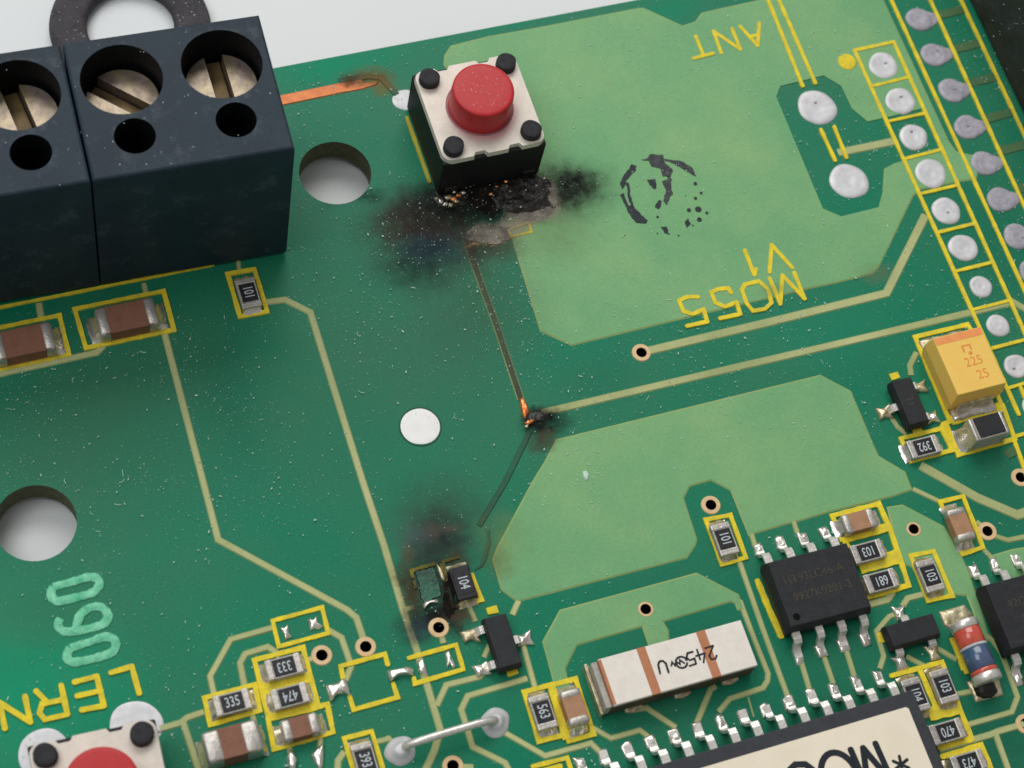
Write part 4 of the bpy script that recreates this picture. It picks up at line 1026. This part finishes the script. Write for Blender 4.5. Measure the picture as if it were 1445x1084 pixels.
# white ceramic filter
pts = [(847.9, 931.8), (1044.1, 873.7), (1070.3, 939.1), (862.4, 995.7)]
c = centre(pts, 1.6)
t = thing('ceramic_filter', 'long white ceramic block with brown stripes and black handwritten marking', 'filter', (c.x, c.y, 0), math.radians(.3))
X = 3.93
box('white_case', -X, X, -1.25, 1.25, 1.30, 1.6, 'white_cer', t, .05)
box('shaded_base', -X + .02, X - .02, -1.235, 1.235, .10, 1.32, 'under', t, .02)  # unlit sides of the case, their shade painted as dark brown
for x0, x1 in ((-1.85, -1.37), (1.42, 1.92)):
    box('brown_stripe', x0, x1, -1.256, 1.256, 1.32, 1.606, 'stripe', t, .01)
box('brown_stripe', -X - .006, -X + .16, -1.2, 1.2, 1.3, 1.606, 'stripe', t, .005)
box('end_plate', -X - .34, -X - .01, -1.22, 1.22, .2, 1.36, 'ceramic', t, .05)
box('metal_strip', -X - .52, -X - .36, -1.3, 1.42, .03, .7, 'oxide', t, .03)
for x, k in ((-2.6, 1), (0.1, 2), (2.75, 3)):
    blob('solder_joint', [Vector((x + a, -1.2 + b, 0)) for a, b in ((-.5, .2), (-.45, -.2), (0, -.3), (.5, -.15), (.5, .2))], .14, 'oxide', t, .02, k)
for cx_, st in ((1.84, ([(-.2, .2), (-.08, .35), (.14, .32), (.18, .12), (-.2, -.34)], [(-.2, -.34), (.24, -.32)])), (1.24, ([(-.02, .36), (-.24, -.08)], [(-.24, -.08), (.24, -.06)], [(.1, .16), (.08, -.36)])),
                (.70, ([(.2, .34), (-.16, .32)], [(-.16, .32), (-.18, .04), (.1, .06), (.2, -.12), (.08, -.32), (-.2, -.32)]))):
    for q in st:
        track('handwritten_marking', [(cx_ - x, -y) for x, y in q], .105, t, 'ink', .006, 0.1, step=.15, z0=1.607, mm=True, bev=.01, round_ends=True)
track('handwritten_marking', [(-.66, -.36), (-.64, .12), (-.74, .28), (-.92, .30), (-1.04, .16), (-1.10, -.30)], .115, t, 'ink', .006, 0.12, step=.15, z0=1.607, mm=True, bev=.01, round_ends=True)
track('handwritten_marking', [(.16 + .30 * math.cos(a), -.05 + .30 * math.sin(a)) for a in [k * .5 for k in range(13)]], .11, t, 'ink', .006, z0=1.605, mm=True, bev=.01)
track('handwritten_marking', [(-.12, .08), (.05, -.12), (.12, .1), (.3, -.15)], .10, t, 'ink', .006, z0=1.605, mm=True, bev=.01)
track('handwritten_marking', [(-.42, -.1), (-.3, .1), (-.22, -.12), (-.1, .06)], .10, t, 'ink', .006, z0=1.605, mm=True, bev=.01)
# glass diode
a, b = P(1361, 884, .80), P(1392, 956, .80)
d = b - a; ang = math.atan2(d.y, d.x); mid = (a + b) / 2; hl = d.length / 2
t = thing('glass_diode', 'small glass diode with red and blue bands between square solder pads', 'diode', (mid.x, mid.y, 0), ang)
def xcyl(name, x0, x1, r, m, seg=24, rnd_=0.05):
    prof = [(x0, r * .92), (x0 + rnd_, r), (x1 - rnd_, r), (x1, r * .92)]
    V, F = [], []
    for x, rr in prof:
        for k in range(seg):
            q = 2 * PI * k / seg
            V.append((x, rr * math.cos(q), .80 + rr * math.sin(q)))
    for i in range(3):
        for k in range(seg):
            F.append((i * seg + k, (i + 1) * seg + k, (i + 1) * seg + (k + 1) % seg, i * seg + (k + 1) % seg))
    F.append(tuple(range(seg))); F.append(tuple(range(3 * seg, 4 * seg))[::-1])
    return obj(name, V, F, m, t, smooth=True)
xcyl('end_cap', -hl - .25, -hl + .22, .78, 'tin'); xcyl('end_cap', hl - .20, hl + .28, .78, 'tin')
xcyl('red_band', -hl + .2, -hl * .18 - .05, .735, 'glass_red'); xcyl('white_band', -hl * .18 - .06, -hl * .18 + .10, .75, 'code', rnd_=.02)
xcyl('blue_band', -hl * .18 + .09, hl - .42, .735, 'glass_blue'); xcyl('red_band', hl - .44, hl - .18, .74, 'glass_red')
for (px, nm) in ((ZM(1025, 769, 3.44, [(1030, 325), (1155, 290), (1195, 340), (1200, 370), (1100, 420), (1055, 395)]), 'a'), (ZM(1025, 769, 3.44, [(1165, 665), (1215, 650), (1315, 625), (1345, 730), (1250, 755), (1210, 765)]), 'b')):
    pl = [Vector((q.x, q.y, 0)) for q in PP(px)]
    inv = Matrix.Rotation(-ang, 3, 'Z')
    blob('solder_pad', [inv @ (q - Vector((mid.x, mid.y, 0))) for q in pl], .16, 'oxide', t, .0, 3)
xb = hl + .28
blob('charred_flux', [Vector((xb + x, y, 0)) for x, y in ((-.2, -.6), (.35, -.62), (.62, -.3), (.68, .15), (.5, .55), (-.2, .6))], .42, 'char', t, .1, 2)
# jumper wire on the board
a, b = P(565, 1060), P(699, 1020)
t = thing('jumper_wire', 'bare bent tin wire link soldered between two round mounds', 'wire', ((a.x + b.x) / 2, (a.y + b.y) / 2, 0))
o0 = Vector(((a.x + b.x) / 2, (a.y + b.y) / 2, 0)); a -= o0; b -= o0
path = [a + Vector((.12, 0, .15)), a + Vector((.2, .02, .5)), a + Vector((.42, .03, .78))] + [a.lerp(b, k / 10) + Vector((0, 0, .85 + .10 * math.sin(PI * k / 10))) for k in range(2, 9)] + [b + Vector((-.4, -.02, .82)), b + Vector((-.12, 0, .6)), b + Vector((0, 0, .2))]
tube('wire', path, .205, 'tin', t, 14)
for e, s in ((a, 1), (b, 2)):
    lathe('solder_mound', [(.76, 0), (.72, .07), (.58, .16), (.42, .30), (.32, .46), (.2, .52)], 'pad', t, 28, (e.x, e.y), 1, 0, .10, s)
# black connector body, upper right
p0, p1 = P(1362, 0), P(1452, 190)
d = (p1 - p0).normalized(); rz = math.atan2(d.y, d.x)
pc = P(1415, 110)
t = thing('connector_body', 'black scratched plastic connector body at the upper right corner', 'connector', (pc.x + .35, pc.y, 0), rz)
bm = bmesh.new(); 
# local x runs along the printed line (towards the viewer), local y to the right of it
box('plastic_shell', -16, 7, -.22, 9, 0.02, 6.0, 'scuffed', t, .3)
# rubber ring on the paper behind the terminal blocks
RC = P(184, 31, -1.1)
RP = lambda A, B, k=1.0: Vector(((3.55 + 1.07 * k * math.cos(B)) * math.cos(A), (3.55 + 1.07 * k * math.cos(B)) * math.sin(A), .5 + .5 * k * max(-1, min(1, 1.6 * math.sin(B)))))
t = thing('rubber_ring', 'dark grey speckled rubber ring lying behind the terminal blocks', 'ring', (RC.x, RC.y, -2.1))
V, F = [], []; n, k = 72, 18
for i in range(n):
    for j in range(k):
        V.append(RP(2 * PI * i / n, 2 * PI * j / k))
for i in range(n):
    for j in range(k):
        F.append((i * k + j, ((i + 1) % n) * k + j, ((i + 1) % n) * k + (j + 1) % k, i * k + (j + 1) % k))
obj('ring_body', V, F, 'rubber', t, smooth=True)

# ------------------------------------------------------------------ dust and lint over the board
rnd = random.Random(11)
V, F = [], []
def speck(p, r, el, ang):
    b = len(V)
    ca, sa = math.cos(ang), math.sin(ang)
    for x, y, z in ((el, 0, 0), (0, 1, 0), (-el * rnd.uniform(.6, 1.2), 0, 0), (0, -rnd.uniform(.6, 1.2), 0), (0, 0, .8)):
        V.append((p.x + r * (x * ca - y * sa), p.y + r * (x * sa + y * ca), p.z + r * z))
    for i in range(4):
        F.append((b + i, b + (i + 1) % 4, b + 4))
def fibre(p, ln, w, ang, curl):
    b = len(V); n = 6; q = Vector((p.x, p.y, p.z)); a = ang
    for i in range(n):
        nx, ny = -math.sin(a) * w, math.cos(a) * w
        V.append((q.x + nx, q.y + ny, q.z)); V.append((q.x - nx, q.y - ny, q.z + w))
        q += Vector((math.cos(a), math.sin(a), 0)) * ln / n; a += curl / n
    for i in range(n - 1):
        F.append((b + 2 * i, b + 2 * i + 1, b + 2 * i + 3, b + 2 * i + 2))
def density(u, v):
    d = 1.0
    if u > 850 and v > 620: d = .10
    elif v > 700: d = .45
    if 60 < u < 470 and 400 < v < 760: d = max(d, .9)
    if 500 < u < 760 and 330 < v < 470: d = 2.2
    if 470 < u < 800 and 560 < v: d *= .5
    if 760 < u < 1200 and v < 480: d *= 1.1
    if v < 430 and u < 400: d = 0
    if 575 < u < 775 and 75 < v < 240: d = 0
    p = P(u, v)
    return d * max(.12, .9 + 1.5 * noise.noise(Vector((p.x * .22, p.y * .22, 3))))
k = 0
while k < 9000:
    u, v = rnd.uniform(-10, 1450), rnd.uniform(0, 1090)
    if rnd.random() > density(u, v) / 2.2: continue
    p = P(u, v, .082)
    if p.y > 22 or any((Vector((p.x, p.y, 0)) - c_).length < r_ for c_, r_ in HOLES): continue
    s = rnd.random()
    speck(p, 0.013 + .034 * s ** 6 * rnd.uniform(.6, 1.3), rnd.uniform(1, 2.4), rnd.uniform(0, 6.3)); k += 1
k = 0
while k < 90:
    u, v = rnd.uniform(-10, 1450), rnd.uniform(60, 900)
    if rnd.random() > density(u, v) / 2.2: continue
    p = P(u, v, .085)
    if p.y > 22 or any((Vector((p.x, p.y, 0)) - c_).length < r_ for c_, r_ in HOLES): continue
    fibre(p, rnd.uniform(.12, .5), rnd.uniform(.007, .014), rnd.uniform(0, 6.3), rnd.gauss(0, 1.5)); k += 1
for kk in range(60):                                      # on the red cap
    a, r = rnd.uniform(0, 6.28), 1.5 * math.sqrt(rnd.random())
    speck(Vector((2.42 + r * math.cos(a), 15.1 + r * math.sin(a), 5.385)), rnd.uniform(.012, .03), 1.4, a)
for kk in range(80):                                      # on the terminal blocks
    x, y = rnd.uniform(-27, -9.8), rnd.uniform(11, 19)
    q = Matrix.Rotation(TR, 3, 'Z') @ Vector((x + 14.58, y - 14.78, 0))
    if any(math.hypot(q.x - hx, q.y - hy) < hr for hx in (-12.7, -7.62, -2.54, 2.54) for hy, hr in ((1.45, 2.1), (-1.92, 1.1))): continue
    if abs(q.y) < 3.9: speck(Vector((x, y, 11.0)), rnd.uniform(.015, .035), 1.6, rnd.uniform(0, 6))
for kk in range(22):
    p = P(rnd.uniform(1385, 1445), rnd.uniform(-40, 120), 6.0)
    speck(p, rnd.uniform(.010, .028), rnd.uniform(1.2, 3), 1.9 + rnd.gauss(0, .3))
ds = obj('dust', V, F, 'dust')
ds['kind'] = 'stuff'; ds['label'] = 'pale dust specks and lint scattered over the board'
# pale speckles on the rubber ring
V, F = [], []
for kk in range(150):
    A, B = rnd.uniform(0, 6.28), rnd.uniform(.4, 2.7)
    q = RP(A, B, 1.0) + Vector((RC.x, RC.y, -2.1))
    speck(q, rnd.uniform(.012, .04), 1.5, A)
d2 = obj('dust', V, F, 'dust'); d2['kind'] = 'stuff'; d2['label'] = 'pale dust specks on the dark rubber ring'
